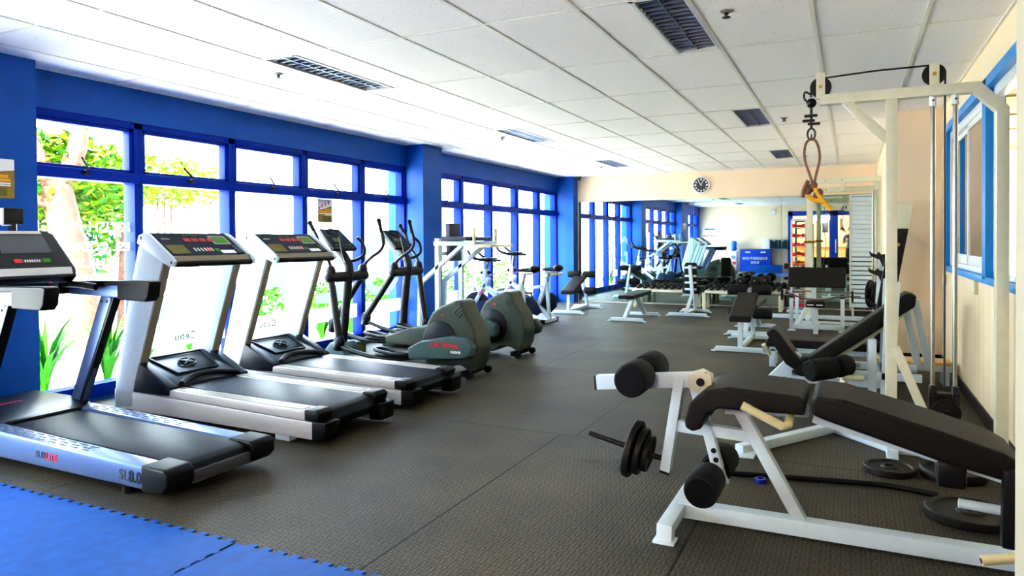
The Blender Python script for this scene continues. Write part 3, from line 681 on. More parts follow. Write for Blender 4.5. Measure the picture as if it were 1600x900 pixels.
# ================================================================== CARDIO MACHINES
def treadmill_silver():
    t = thing('treadmill', 'low silver and black treadmill with a small screen on top, nearest the camera', 'treadmill', (-4.0, 2.64, 0))
    yn, yf = 2.30, 2.98
    for ya, yb, nm in ((yn, 2.42, 'near'), (2.86, yf, 'far')):
        b = MB('silver'); b.prism('Y', [(-4.85,.06),(-3.1,.05),(-3.1,.165),(-4.6,.215),(-4.85,.215)], ya, yb, .022, 3)
        r = part(t, 'side_rail', b)
        b = MB('darkgrey'); ym = (ya+yb)/2
        for i in range(9):
            for k in (-1, 0, 1):
                x = -4.42+i*.095+(.03 if k else 0); z = .2165-(x+4.6)*.0333
                b.bar((x, ym+k*.028, z-.001), (x+.055, ym+k*.028, z-.003), .008, .004, (0,0,1), .001)
        part(r, 'grip_slots', b)
        b = MB('silver2'); x=-3.62; z=.2165-(x+4.6)*.0333; b.bar((x, ya+.02, z), (x, yb-.02, z), .004, .002); part(r, 'joint_line', b)
        b = MB('rubber'); y0, y1 = (ya-.008, yb+.03) if nm == 'near' else (ya-.03, yb+.008)
        b.prism('Y', [(-3.12,.045),(-2.97,.05),(-2.93,.09),(-2.93,.15),(-2.96,.172),(-3.12,.177)], y0, y1, .014, 3); part(t, 'end_cap', b)
    b = MB('belt'); b.prism('Y', [(-4.75,.205),(-3.03,.165),(-2.985,.145),(-2.97,.11),(-2.985,.075),(-3.03,.06),(-4.75,.1)], 2.43, 2.85, .008); part(t, 'running_belt', b)
    b = MB('darkgrey'); b.box(-2.975, -2.95, 2.45, 2.83, .06, .12, .006); part(t, 'rear_trim', b)
    b = MB('hood'); b.prism('Y', [(-5.2,.03),(-5.2,.2),(-5.08,.25),(-4.72,.245),(-4.52,.225),(-4.46,.205),(-4.46,.18),(-4.6,.03)], 2.34, 2.96, .02, 3); h = part(t, 'motor_cover', b)
    b = MB('black'); b.bar((-4.47, 2.42, .2), (-4.47, 2.88, .2), .03, .035, (0,0,1), .01); part(h, 'front_lip', b)
    b = MB('red'); b.text('SUBLITE', (-4.82, 2.62, .2465), (0,1,0), (-1,0,0), .06, .001, .001); part(h, 'lettering', b)
    fx = {2.30: 2.33, 2.98: 2.955}
    for y in (yn+.03, yf-.03):
        b = MB('silver'); b.bar((-4.62, y, .2), (-4.28, y, .93), .05, .115, (1,0,.4), .012); u = part(t, 'upright', b)
        b = MB('black'); b.bar((-4.565, y, .22), (-4.222, y, .92), .054, .022, (1,0,.4), .004)
        for k in (-.03, .02): b.cyl((-4.3+k, y-.03, .89), (-4.3+k, y+.03, .89), .008, 8)
        part(u, 'edge_strip', b)
        b = MB('silver'); b.prism('Y', [(-4.75,.93),(-4.14,.915),(-4.14,1.005),(-4.4,1.005),(-4.75,.97)], y-.032, y+.032, .012); a = part(t, 'handrail', b)
        b = MB('rubber'); b.prism('Y', [(-4.16,.905),(-3.90,.9),(-3.87,.93),(-3.855,1.02),(-3.88,1.03),(-4.5,1.02),(-4.8,.99),(-4.8,.97),(-4.16,.995)], y-.042, y+.042, .016, 3); part(a, 'grip', b)
        b = MB('rubber'); b.tube([(-4.72, y+(-.09 if y > 2.6 else .09), .99), (-4.5, y+(-.1 if y > 2.6 else .1), 1.0), (-4.32, y+(-.07 if y > 2.6 else .07), .985)], .022, 10, 4); part(a, 'pulse_grip', b)
    b = MB('rubber'); b.box(-4.82, -4.66, 2.33, 2.96, .93, .985, .02, 3); part(t, 'cross_tray', b)
    b = MB('black'); b.bar((-4.7, 2.64, .96), (-4.64, 2.64, 1.12), .3, .08, (1,0,0), .02); part(t, 'console_neck', b)
    # console: a tilted panel with rounded corners
    p0 = Vector((-4.50, 2.64, 1.05)); ux = Vector((0,1,0)); uz = Vector((-.22,0,.285)).normalized(); un = ux.cross(uz)
    def P3(u, v, n=0): return p0+ux*u+uz*v+un*n
    def slab(b, pts, n0, n1, bev=.012):
        tb = bmesh.new(); A = [tb.verts.new(P3(u, v, n0)) for u, v in pts]; B = [tb.verts.new(P3(u, v, n1)) for u, v in pts]
        tb.faces.new(A[::-1]); tb.faces.new(B); n = len(pts)
        for i in range(n): tb.faces.new((A[i], A[(i+1)%n], B[(i+1)%n], B[i]))
        bmesh.ops.recalc_face_normals(tb, faces=tb.faces); b._merge(tb, bev, 3)
    b = MB('black'); slab(b, [(-.235,.0),(.235,.0),(.255,.06),(.215,.35),(.17,.375),(-.17,.375),(-.215,.35),(-.255,.06)], -.06, 0); c = part(t, 'console', b)
    b = MB('silver2'); slab(b, [(-.215,.018),(.215,.018),(.225,.075),(-.225,.075)], 0, .006, .003); part(c, 'silver_strip', b)
    b = MB('screen'); slab(b, [(-.15,.19),(.15,.19),(.14,.335),(-.14,.335)], 0, .004, .002); part(c, 'screen', b)
    b = MB('silver2'); slab(b, [(-.14,.342),(.14,.342),(.135,.365),(-.135,.365)], 0, .005, .002); part(c, 'top_strip', b)
    b = MB('darkgrey'); slab(b, [(-.1,.115),(.11,.115),(.11,.145),(-.1,.145)], 0, .003, .001)
    b.use('red'); slab(b, [(-.1,.115),(-.055,.115),(-.055,.145),(-.1,.145)], .003, .006, .001); b.use('green'); slab(b, [(.07,.115),(.115,.115),(.115,.145),(.07,.145)], .003, .006, .001)
    b.use('whitemark')
    for k in range(7): slab(b, [(-.04+k*.014,.122),(-.033+k*.014,.122),(-.033+k*.014,.138),(-.04+k*.014,.138)], .003, .005, 0)
    part(c, 'button_strip', b)
    b = MB('whitemark')
    for s in (-1, 1): slab(b, [(s*.257,.07),(s*.262,.07),(s*.222,.345),(s*.217,.345)], -.055, -.01, .001)
    part(c, 'side_trim', b)
    b = MB('black'); b.box(-4.76, -4.74, 2.575, 2.69, 1.385, 1.485, .006); b.cyl((-4.75, 2.63, 1.3), (-4.75, 2.63, 1.39), .022, 10); m = part(t, 'monitor', b)
    b = MB('posterwhite'); b.box(-4.765, -4.742, 2.565, 2.577, 1.38, 1.485, .003); b.bar((-4.74, 2.56, 1.375), (-4.71, 2.60, 1.378), .006, .006); part(m, 'edge_trim', b)
    b = MB('red'); b.box(-4.70, -4.66, 2.77, 2.82, .985, 1.012, .008); part(t, 'safety_key', b)
    b = MB('beige'); b.box(-4.69, -4.63, 2.83, 2.90, .985, 1.02, .005); part(t, 'tag', b)
    b = MB('darkgrey', 'red'); b.text('SUB', (-3.885, 2.2985, .108), (1,0,0), (0,0,1), .052, .001, 0, 'RIGHT'); b.use('red').text('LITE', (-3.883, 2.2985, .107), (1,0,-.02), (0,0,1), .052, .001, .0015, 'LEFT'); part(t, 'lettering', b)
    b = MB('darkgrey', 'black'); b.text('SL', (-3.22, 2.2985, .085), (1,0,-.03), (0,0,1), .075, .001, 0, 'RIGHT'); b.use('black'); b.text('8.0', (-3.218, 2.2985, .085), (1,0,-.03), (0,0,1), .078, .001, .002, 'LEFT')
    part(t, 'lettering', b)
    for x in (-4.9, -3.3):
        for y in (2.36, 2.92): b = MB('black'); b.cyl((x, y, 0), (x, y, .06), .03, 12); part(t, 'foot', b)
    return t
treadmill_silver()

def treadmill_white(label):
    t = thing('treadmill', label, 'treadmill', (-3.9, 3.72, 0), 0, 'white treadmills'); y0, y1 = 3.37, 4.08
    for ya, yb, s in ((y0, y0+.13, -1), (y1-.13, y1, 1)):
        b = MB('silver2'); b.prism('Y', [(-4.86,.06),(-2.99,.035),(-2.99,.145),(-4.66,.19),(-4.86,.2)], ya, yb, .008); part(t, 'base_rail', b)
        b = MB('silver2'); b.prism('Y', [(-4.35,.187),(-3.05,.15),(-3.05,.212),(-4.35,.236)], ya+.004, yb, .006); r = part(t, 'upper_rail', b)
        b = MB('champagne'); b.prism('Y', [(-4.33,.2355),(-3.1,.2125),(-3.1,.2155),(-4.33,.2385)], ya+.02, yb-.02); part(r, 'tread_strip', b)
        b = MB('rubber'); b.prism('Y', [(-3.06,.152),(-2.96,.152),(-2.94,.2),(-2.97,.222),(-3.06,.22)], ya-.004, yb+.004, .01); b.prism('Y', [(-3.0,.03),(-2.9,.035),(-2.89,.15),(-3.0,.152)], ya-.006, yb+.006, .008); c = part(t, 'end_cap', b)
        b = MB('black')
        for dz in (.07, .12): b.cyl((-2.895, (ya+yb)/2, dz), (-2.885, (ya+yb)/2, dz), .008, 8)
        part(c, 'screw', b)
        yp, yq = (ya, ya+.075) if s < 0 else (yb-.075, yb)
        b = MB('white'); b.prism('Y', [(-4.86,.06),(-4.66,.08),(-4.655,.22),(-4.58,.42),(-4.325,1.14),(-4.5,1.25),(-4.58,1.24),(-4.84,.32)], yp, yq, .006); u = part(t, 'upright', b)
        b = MB('champagne'); b.rpath([(-4.653, (yp+yq)/2, .23), (-4.577, (yp+yq)/2, .42), (-4.322, (yp+yq)/2, 1.135)], .06, .008, (1,0,-.35), 0); part(u, 'inner_edge', b)
        yp, yq = (ya-.012, ya+.012) if s < 0 else (yb-.012, yb+.012)
        b = MB('white'); b.prism('Y', [(-4.58,1.26),(-4.565,1.315),(-4.51,1.335),(-4.46,1.325),(-4.22,1.16),(-4.195,1.13),(-4.205,1.10),(-4.245,1.095),(-4.3,1.115)], yp, yq, .005); e = part(t, 'console_side', b)
        b = MB('black'); b.cyl((-4.225, yp-.002, 1.125), (-4.225, yq+.002, 1.125), .009, 8); b.bar((-4.535, yp-.001, 1.285), (-4.535, yp-.001, 1.31), .002, .01, (1,0,0), 0); part(e, 'side_mark', b)
    b = MB('white'); b.prism('Y', [(-4.57,1.26),(-4.55,1.315),(-4.5,1.325),(-4.23,1.14),(-4.26,1.10),(-4.3,1.12)], y0+.01, y1-.01, .004); c = part(t, 'console_body', b)
    o = Vector((-4.265, 0, 1.168)); uz = Vector((-.25, 0, .172)).normalized(); un = Vector((uz.z, 0, -uz.x))
    def Q(y, v, n): p = o+uz*v+un*n; return (p.x, y, p.z)
    def plate(b, ya, yb, v0, v1, n, th=.002):
        tb = bmesh.new(); vs = [tb.verts.new(Q(*a)) for a in ((ya,v0,n),(yb,v0,n),(yb,v1,n),(ya,v1,n),(ya,v0,n+th),(yb,v0,n+th),(yb,v1,n+th),(ya,v1,n+th))]
        for f in ((4,5,6,7),(0,1,5,4),(1,2,6,5),(2,3,7,6),(3,0,4,7)): tb.faces.new([vs[i] for i in f])
        bmesh.ops.recalc_face_normals(tb, faces=tb.faces); b._merge(tb)
    b = MB('panel'); plate(b, y0+.02, y1-.02, .0, .285, .003); p = part(t, 'control_panel', b)
    b = MB('olive'); plate(b, y0+.05, y0+.2, .02, .13, .005)
    b.use('pinkred')
    for k in range(4): plate(b, y0+.25+k*.07, y0+.305+k*.07, .175, .215, .005)
    plate(b, y0+.36, y0+.41, .05, .085, .005)
    b.use('green'); plate(b, y1-.2, y1-.08, .15, .23, .006); plate(b, y1-.27, y1-.23, .05, .08, .005)
    b.use('champagne'); plate(b, y1-.22, y1-.06, .135, .25, .0045); plate(b, y0+.07, y0+.14, .2, .215, .005)
    b.use('whitemark'); plate(b, y1-.23, y1-.1, .015, .055, .006)
    for k in range(6): plate(b, y0+.26+k*.03, y0+.27+k*.03, .05, .09, .005)
    b.use('black'); plate(b, y1-.09, y1-.04, .01, .11, .007, .006)
    part(p, 'buttons', b)
    b = MB('olive'); b.text('Star Trac', Q((y0+y1)/2-.02, .24, .0065), (0,1,0), uz, .035, .0005); part(p, 'lettering', b)
    b = MB('champagne'); b.bar((-4.232, y0+.012, 1.146), (-4.232, y1-.012, 1.146), .012, .045, (-.3,0,1), .004); part(c, 'front_band', b)
    b = MB('rubber'); b.cyl((-4.222, y0+.012, 1.112), (-4.222, y1-.012, 1.112), .021, 14, .004); part(c, 'front_grip', b)
    # motor hood with an arched mouth over the belt
    b = MB('hood'); ya, yb = y0+.075, y1-.075
    sec = [(-4.88,.06),(-4.88,.3),(-4.8,.40),(-4.68,.415),(-4.33,.275),(-4.28,.25),(-4.285,.2),(-4.4,.06)]
    b.prism('Y', sec, ya, yb, .014, 3)
    b.prism('Y', [(-4.66,.19),(-4.60,.41),(-4.33,.275),(-4.27,.25),(-4.28,.19)], y0+.0, y0+.08, .012, 2); b.prism('Y', [(-4.66,.19),(-4.60,.41),(-4.33,.275),(-4.27,.25),(-4.28,.19)], y1-.08, y1, .012, 2)
    h = part(t, 'motor_hood', b)
    b = MB('black'); ym = (ya+yb)/2; pts = []
    for i in range(13):
        u = -1+i/6; pts.append((-4.275-.085*(1-u*u), ym+u*(.255), .262+.03*(1-u*u)))
    b.tube(pts, .022, 8); part(h, 'arched_lip', b)
    d = Vector((.35, 0, -.14)).normalized(); n = Vector((.14, 0, .35)).normalized(); oc = Vector((-4.53, ym, .358))
    def fr(b, y, v, w, hgt, c=None, th=.012): p = oc+d*v+n*.004; b.bar((p.x, y-w/2, p.z), (p.x, y+w/2, p.z), hgt, th, tuple(n), .003)
    b = MB('black'); fr(b, ym, -.135, .46, .014); fr(b, ym, .13, .36, .01)
    for s in (-1, 1):
        p = oc+d*-.135+n*.004; q = oc+d*.13+n*.004; b.bar((p.x, ym+s*.23, p.z), (q.x, ym+s*.18, q.z), .014, .012, tuple(n), .003)
    part(h, 'recess_frame', b)
    b = MB('black'); oe = oc+n*.006; ring = [oe+(d*math.cos(a)*.05+Vector((0,1,0))*math.sin(a)*.07) for a in [2*PI*k/28 for k in range(29)]]
    b.tube(ring, .006, 6)
    for s in (-1, 1): p = oe+d*-.035; q = oe+d*.035; b.bar((p.x, ym-.045*s, p.z), (q.x, ym+.045*s, q.z), .014, .012, tuple(n), .002)
    part(h, 'emblem', b)
    b = MB('belt'); b.prism('Y', [(-4.55,.245),(-3.03,.207),(-2.975,.19),(-2.945,.14),(-2.96,.09),(-3.03,.065),(-4.55,.1)], y0+.135, y1-.135, .012, 3); part(t, 'running_belt', b)
    for y in (y0+.06, y1-.06):
        b = MB('rubber'); b.cyl((-4.78, y, 0), (-4.78, y, .07), .025, 12); part(t, 'leveller', b)
        b = MB('white'); y = y-.01 if y < 3.7 else y+.01; b.box(-3.32, -3.2, y-.035, y+.035, 0, .05, .006); part(t, 'foot', b)
    return t
w1 = treadmill_white('white treadmill, second machine from the left, beside the silver one')
dup(w1, (-3.9-.03, 3.72+1.0, 0), 0, 'white treadmill, third machine from the left, beside the ellipticals')

def elliptical(dx, dy, phase, label):
    t = thing('elliptical_trainer', label, 'elliptical trainer', (-3.9+dx, 5.87+dy, 0), 0, 'elliptical trainers')
    V = lambda x, y, z: (x+dx, y+dy, z)
    yn, yf, yc = 5.64, 5.93, 5.94
    out = [(-3.0,.05),(-2.93,.16),(-2.91,.3),(-2.95,.45),(-3.02,.53),(-3.08,.6),(-3.125,.70),(-3.2,.715),(-3.42,.65),(-3.53,.59),(-3.6,.5),(-3.63,.42),(-3.65,.25),(-3.62,.06),(-3.4,.05),(-3.3,.11),(-3.14,.11)]
    b = MB('ell'); out = [(-3.65+(x+3.65)*.78, z) for x, z in out]; b.prism('Y', [(x+dx, z) for x, z in out], yn+dy, yf+dy, .03, 4, 25); h = part(t, 'drive_housing', b)
    for y, s in ((yn, -1), (yf, 1)):
        b = MB('elldark'); b.lathe([(0,.012),(.17,.012),(.185,.004),(.19,-.01)], V(-3.47, y, .33), (0,s,0), 40); part(h, 'dark_disc', b)
        b = MB('black')
        for k in range(3): b.tube([V(-3.31+k*.024, y, .59-k*.018), V(-3.285+k*.024, y, .63-k*.02), V(-3.245+k*.015, y, .66-k*.03)], .006, 6, 3)
        part(h, 'vent_slots', b)
    b = MB('red'); b.sphere(V(-3.44, yn, .57), .012, (1.4,.3,1), 8); part(h, 'badge', b)
    b = MB('ell'); b.prism('X', [(y+dy, z) for y, z in ((yn+.06,.04),(yf-.06,.04),(yf-.06,.09),(yn+.06,.09))], -4.95+dx, -3.5+dx, .012); part(t, 'base_rail', b)
    b = MB('rubber'); b.bar(V(-3.2, 5.58, .045), V(-3.2, 6.0, .045), .05, .05, (0,0,1), .012)
    for y in (5.6, 5.98): b.cyl(V(-3.14, y-.02, .035), V(-3.14, y+.02, .035), .035, 14)
    part(t, 'rear_stand', b)
    b = MB('ellteal'); b.prism('Y', [(x+dx, z) for x, z in ((-5.08,0),(-4.66,0),(-4.68,.06),(-4.8,.21),(-4.92,.21),(-5.06,.06))], 5.80+dy, 6.08+dy, .03, 3); part(t, 'front_foot', b)
    b = MB('ellarm'); b.tube([V(-4.86, yc, .18), V(-4.79, yc, .78), V(-4.765, yc, .98), V(-4.82, yc, 1.1), V(-4.9, yc, 1.18)], .046, 14, 5); part(t, 'mast', b)
    b = MB('ellarm'); b.tube([V(-4.79, 5.66, .90), V(-4.79, 6.22, .90)], .055, 16)
    b.sphere(V(-4.79, 5.66, .90), .055); b.sphere(V(-4.79, 6.22, .90), .055); part(t, 'pivot_bar', b)
    # console
    b = MB('black'); p0 = Vector(V(-4.80, yc, 1.19)); uz = Vector((-.25, 0, .24)).normalized(); un = Vector((0,1,0)).cross(uz)
    def slab(b, pts, n0, n1, bev=.012):
        tb = bmesh.new(); F = lambda u, v, n: p0+Vector((0,1,0))*u+uz*v+un*n
        A = [tb.verts.new(F(u, v, n0)) for u, v in pts]; B = [tb.verts.new(F(u, v, n1)) for u, v in pts]; n = len(pts); tb.faces.new(A[::-1]); tb.faces.new(B)
        for i in range(n): tb.faces.new((A[i], A[(i+1)%n], B[(i+1)%n], B[i]))
        bmesh.ops.recalc_face_normals(tb, faces=tb.faces); b._merge(tb, bev, 3)
    slab(b, [(-.19,0),(.19,0),(.19,.06),(.155,.31),(-.155,.31),(-.19,.06)], -.045, 0); c = part(t, 'console', b)
    b = MB('panel'); slab(b, [(-.165,.03),(.165,.03),(.15,.19),(-.15,.19)], 0, .004, .001); part(c, 'control_panel', b)
    b = MB('olive'); slab(b, [(-.1,.1),(.02,.1),(.02,.16),(-.1,.16)], .004, .006, 0)
    for k in range(5): slab(b, [(-.13+k*.055,.045),(-.1+k*.055,.045),(-.1+k*.055,.065),(-.13+k*.055,.065)], .004, .006, 0)
    part(c, 'display', b)
    b = MB('ellarm'); pr = Vector(V(0, 0, 0)); ring = [p0+Vector((0,1,0))*(.09*math.cos(a))+uz*(.255+.04*math.sin(a))+un*.006 for a in [2*PI*k/20 for k in range(21)]]
    b.tube(ring, .006, 6); part(c, 'cup_ring', b)
    for s in (-1, 1):
        b = MB('ellarm'); b.tube([V(-4.79, yc, 1.06), V(-4.74, yc+s*.09, 1.07), V(-4.70, yc+s*.17, 1.13), V(-4.72, yc+s*.18, 1.24), V(-4.77, yc+s*.14, 1.31)], .017, 10, 5); part(t, 'fixed_grip', b)
    # the two sides: lever, swing handle, pedal arm
    for s, y in ((-1, 5.68), (1, 6.2)):
        fwd = (phase == s)      # this lever's foot is swung forward
        jx, jz = (-5.2, .36) if fwd else (-4.69, .26)
        b = MB('ellarm'); b.tube([V(-4.79, y, .9), V(jx, y, jz)], .036, 12); l = part(t, 'lever_arm', b)
        b = MB('black'); b.sphere(V(jx, y, jz-.01), .062, (1,.75,1.15)); b.cyl(V(jx-.02, y, jz-.1), V(jx, y, jz), .05, 14, .01); part(l, 'joint_cup', b)
        top = [(-4.79, y, .9), (-4.79, y, 1.0), (-4.84, y, 1.1), (-4.93, y-.0, 1.2), (-4.97, y, 1.32), (-5.06, y, 1.46)] if not fwd else [(-4.79, y, .9), (-4.76, y, 1.02), (-4.66, y, 1.1), (-4.55, y, 1.17), (-4.51, y, 1.27), (-4.57, y, 1.49)]
        b = MB('ellarm'); b.sphere(V(-4.79, y, .96), .05, (1,1,1.3)); b.tube([V(*p) for p in top], .018, 10, 5); q = part(t, 'swing_handle', b)
        a = Vector(V(*top[-2])); e = Vector(V(*top[-1])); b = MB('rubber'); b.tube([a*.6+e*.4, e], .021, 10); b.sphere(e, .027); part(q, 'grip', b)
        px = -4.55 if fwd else -4.03; pz = .23 if fwd else .155
        b = MB('ellarm'); b.tube([V(jx, y, jz-.06), V(px-.28, y, pz-.03), V(px+.1, y, pz-.035), V(px+.35, y, pz+.02)], .022, 10, 3); part(t, 'foot_link', b)
        b = MB('black'); po = []
        for k in range(20):
            a = 2*PI*k/20; po.append((px+dx+.2*math.copysign(abs(math.cos(a))**.6, math.cos(a)), y+dy+.07*math.copysign(abs(math.sin(a))**.6, math.sin(a))))
        b.prism('Z', po, pz-.015, pz+.012, .006)
        b.tube([(x, yy, pz+.022+.03*max(0, (px+dx-x)/.2)) for x, yy in po+[po[0]]], .018, 6); part(t, 'pedal', b)
        ya, yb = (5.50, 5.60) if s < 0 else (6.0, 6.1)
        b = MB('ell' if s > 0 else 'ellteal')
        if fwd: o_ = [(-4.35,.2),(-4.37,.28),(-4.05,.38),(-3.5,.42),(-3.36,.36),(-3.36,.24),(-3.5,.2)]
        else: o_ = [(-3.73,.155),(-3.745,.265),(-3.6,.335),(-3.3,.395),(-3.12,.385),(-3.05,.31),(-3.07,.23),(-3.16,.195)]
        b.prism('Y', [(x+dx, z) for x, z in o_], ya+dy, yb+dy, .022, 3); r = part(t, 'crank_cover', b)
        b = MB('ell'); b.cyl(V(-3.22 if not fwd else -3.45, ya+.03 if s < 0 else yf, .3), V(-3.22 if not fwd else -3.45, yn if s < 0 else yb-.03, .3), .085, 20, .01); part(r, 'crank_hub', b)
        if not fwd and s < 0:
            b = MB('red'); b.text('Life Fitness', V(-3.34, ya-.0015, .295), (1,0,0), (.15,0,1), .066, .001, .0015); b.use('whitemark'); b.text('9500HR', V(-3.22, ya-.0015, .245), (1,0,0), (0,0,1), .032, .001, .001); part(r, 'lettering', b)
    return t
elliptical(0, 0, 1, 'olive grey elliptical trainer with red lettering, right next to the white treadmills')
elliptical(-.08, 1.22, -1, 'olive grey elliptical trainer farther from the camera, in front of the middle blue pillar')
b = MB('ellteal', 'darkgrey', 'olive'); b.box(-5.2, -5.02, 6.35, 6.55, 0, .13, .004); b.use('olive').box(-5.02, -5.017, 6.38, 6.5, .03, .1); solo('small_box', b, 'small teal grey box on the floor below the window between the elliptical trainers', 'box')

# vertical knee raise station
t = thing('knee_raise_station', 'white dip and knee raise station with dark pads, before the middle blue pillar', 'exercise station', (-4.75, 8.1, 0))
for y in (7.8, 8.4):
    b = MB('white'); b.bar((-4.82, y, .05), (-4.82, y, 1.3), .06, .06); part(t, 'post', b)
    b = MB('white'); b.rpath([(-5.11, y, .05), (-5.085, y, .72), (-4.45, y, 1.21)], .05, .06, (0,1,0)); part(t, 'slant_tube', b)
    b = MB('white'); b.bar((-4.87, y, 1.235), (-4.27, y, 1.235), .05, .055); part(t, 'arm_tube', b)
    b = MB('white'); b.bar((-5.15, y, .03), (-4.2, y, .03), .06, .05); part(t, 'base_tube', b)
    b = MB('navyvinyl'); b.prism('Y', [(-4.74,1.265),(-4.36,1.265),(-4.36,1.315),(-4.74,1.33)], y-.06, y+.06, .018, 3); part(t, 'arm_pad', b)
    b = MB('beige'); b.tube([(-4.285, y, 1.24), (-4.285, y, 1.43)], .02, 10); part(t, 'hand_post', b)
    b = MB('beige'); b.bar((-4.33, y-.02, 1.198), (-4.03, y-.02, 1.198), .035, .04, (0,0,1), .008); part(t, 'dip_grip', b)
b = MB('white'); b.bar((-4.82, 7.8, 1.1), (-4.82, 8.4, 1.1), .05, .05); b.bar((-4.82, 7.8, .03), (-4.82, 8.4, .03), .05, .05); part(t, 'cross_tube', b)
b = MB('navyvinyl'); b.prism('Y', [(-4.79,1.0),(-4.71,1.0),(-4.73,1.5),(-4.81,1.5)], 7.96, 8.24, .02, 3); part(t, 'back_pad', b)

def bike(y, zc, zs, label):
    t = thing('exercise_bike', label, 'exercise bike', (-4.6, y, 0), 0, 'white spinning bikes')
    b = MB('white')
    b.rpath([(-5.03, y, .3), (-4.78, y, .72)], .06, .08, (0,1,0)); b.rpath([(-4.86, y, .62), (-4.25, y, .14), (-4.2, y, .05)], .06, .08, (0,1,0)); b.rpath([(-4.95, y, .3), (-5.15, y, .05)], .06, .06, (0,1,0))
    b.rpath([(-4.24, y, .66), (-4.38, y, .26)], .055, .075, (0,1,0)); b.rpath([(-4.24, y, .62), (-4.2, y, .05)], .05, .05, (0,1,0)); b.rpath([(-4.7, y, .5), (-4.27, y, .56)], .045, .055, (0,1,0)); part(t, 'frame', b)
    b = MB('white'); b.bar((-5.15, y-.27, .035), (-5.15, y+.27, .035), .06, .05); b.bar((-4.2, y-.27, .035), (-4.2, y+.27, .035), .06, .05); b.use('rubber')
    for x in (-5.15, -4.2):
        for s in (-1, 1): b.bar((x, y+s*.245, .035), (x, y+s*.3, .035), .068, .062, (0,0,1), .01)
    b.use('white'); b.bar((-5.15, y, .035), (-4.2, y, .035), .05, .05); part(t, 'base', b)
    b = MB('black', 'steel'); b.lathe([(0,-.03),(.19,-.03),(.215,-.02),(.22,0),(.215,.02),(.19,.03),(0,.03)], (-4.98, y, .3), (0,1,0), 32); w = part(t, 'flywheel', b)
    b = MB('blueguard'); b.prism('Y', [(-5.0,.22),(-4.95,.38),(-4.55,.42),(-4.42,.36),(-4.3,.16),(-4.38,.1),(-4.6,.16)], y-.075, y-.045, .012); b.prism('Y', [(-4.4,.2),(-4.3,.44),(-4.18,.46),(-4.1,.4),(-4.1,.24),(-4.2,.14)], y+.05, y+.075, .012); part(t, 'chain_guard', b)
    b = MB('black'); c = (-4.42, y, .3)
    for s in (-1, 1):
        b.bar((c[0], y+s*.09, c[2]), (c[0]+s*.05, y+s*.1, c[2]-s*.16), .02, .03, (1,0,0)); b.box(c[0]+s*.05-.05, c[0]+s*.05+.05, y+s*.11, y+s*.2, c[2]-s*.16-.015, c[2]-s*.16+.015, .006)
        b.tube([(c[0]+s*.05-.05, y+s*.12, c[2]-s*.16), (c[0]+s*.05-.09, y+s*.155, c[2]-s*.16+.05), (c[0]+s*.05-.05, y+s*.19, c[2]-s*.16)], .008, 6, 3)
    b.cyl((c[0], y-.1, c[2]), (c[0], y+.1, c[2]), .02, 10); part(t, 'crank', b)
    b = MB('white'); b.rpath([(-4.86, y, .62), (-4.83, y, .86)], .06, .075, (0,1,0)); b.use('steel').bar((-4.83, y, .84), (-4.8, y, zc-.03), .035, .045, (0,1,0)); b.use('black'); b.sphere((-4.78, y, .8), .026); b.sphere((-4.9, y, .8), .026); b.use('red').tube([(-4.77, y, .77), (-4.7, y, .755)], .008, 6); part(t, 'head_post', b)
    b = MB('black'); b.box(-4.90, -4.62, y-.09, y+.09, zc-.04, zc-.005, .012)
    for s in (-1, 1): b.tube([(-4.66, y+s*.03, zc-.015), (-4.78, y+s*.14, zc-.01), (-4.95, y+s*.17, zc+.02), (-5.06, y+s*.13, zc+.12)], .021, 8, 5)
    b.tube([(-4.78, y-.14, zc-.01), (-4.78, y+.14, zc-.01)], .021, 8); h = part(t, 'handlebar', b)
    b = MB('hood'); b.box(-4.88, -4.68, y-.08, y+.08, zc-.008, zc+.018, .008); part(h, 'console', b)
    b = MB('steel'); b.bar((-4.245, y, .6), (-4.2, y, zs-.05), .035, .045, (0,1,0)); b.bar((-4.26, y, zs-.06), (-4.05, y, zs-.05), .03, .03); part(t, 'seat_post', b)
    b = MB('vinyl'); tb = bmesh.new(); rows = []
    for u, w_, z in ((-.16,.02,.0),(-.08,.03,.01),(0,.05,.005),(.06,.09,.015),(.11,.10,.03),(.14,.08,.02)):
        rows.append([tb.verts.new((-4.15+u, y+k*w_, zs+z+(.012 if abs(k) < .9 else -.02))) for k in (-1,-.5,0,.5,1)])
    for p, q in zip(rows, rows[1:]):
        for i in range(4): tb.faces.new((p[i], p[i+1], q[i+1], q[i]))
    bmesh.ops.solidify(tb, geom=tb.faces[:], thickness=.05); bmesh.ops.recalc_face_normals(tb, faces=tb.faces); b._merge(tb, .01, 2); b.sphere((-4.05, y, zs+.015), .075, (1,1.3,.75)); b.tube([(-4.31, y, zs-.01), (-4.15, y, zs+.0), (-4.06, y, zs+.01)], [.02, .05], 10, 3); part(t, 'saddle', b)
    b = MB('red'); b.text('bike', (-4.88, y-.0415, .5), (.55,0,.83), (-.83,0,.55), .06, .001, .001); part(t, 'lettering', b)
    return t
bike(9.15, 1.0, .845, 'white spinning bike with a dark saddle, nearer one behind the olive elliptical')
bike(10.05, 1.07, .825, 'white spinning bike with a dark saddle, farther one beside the roller bench')
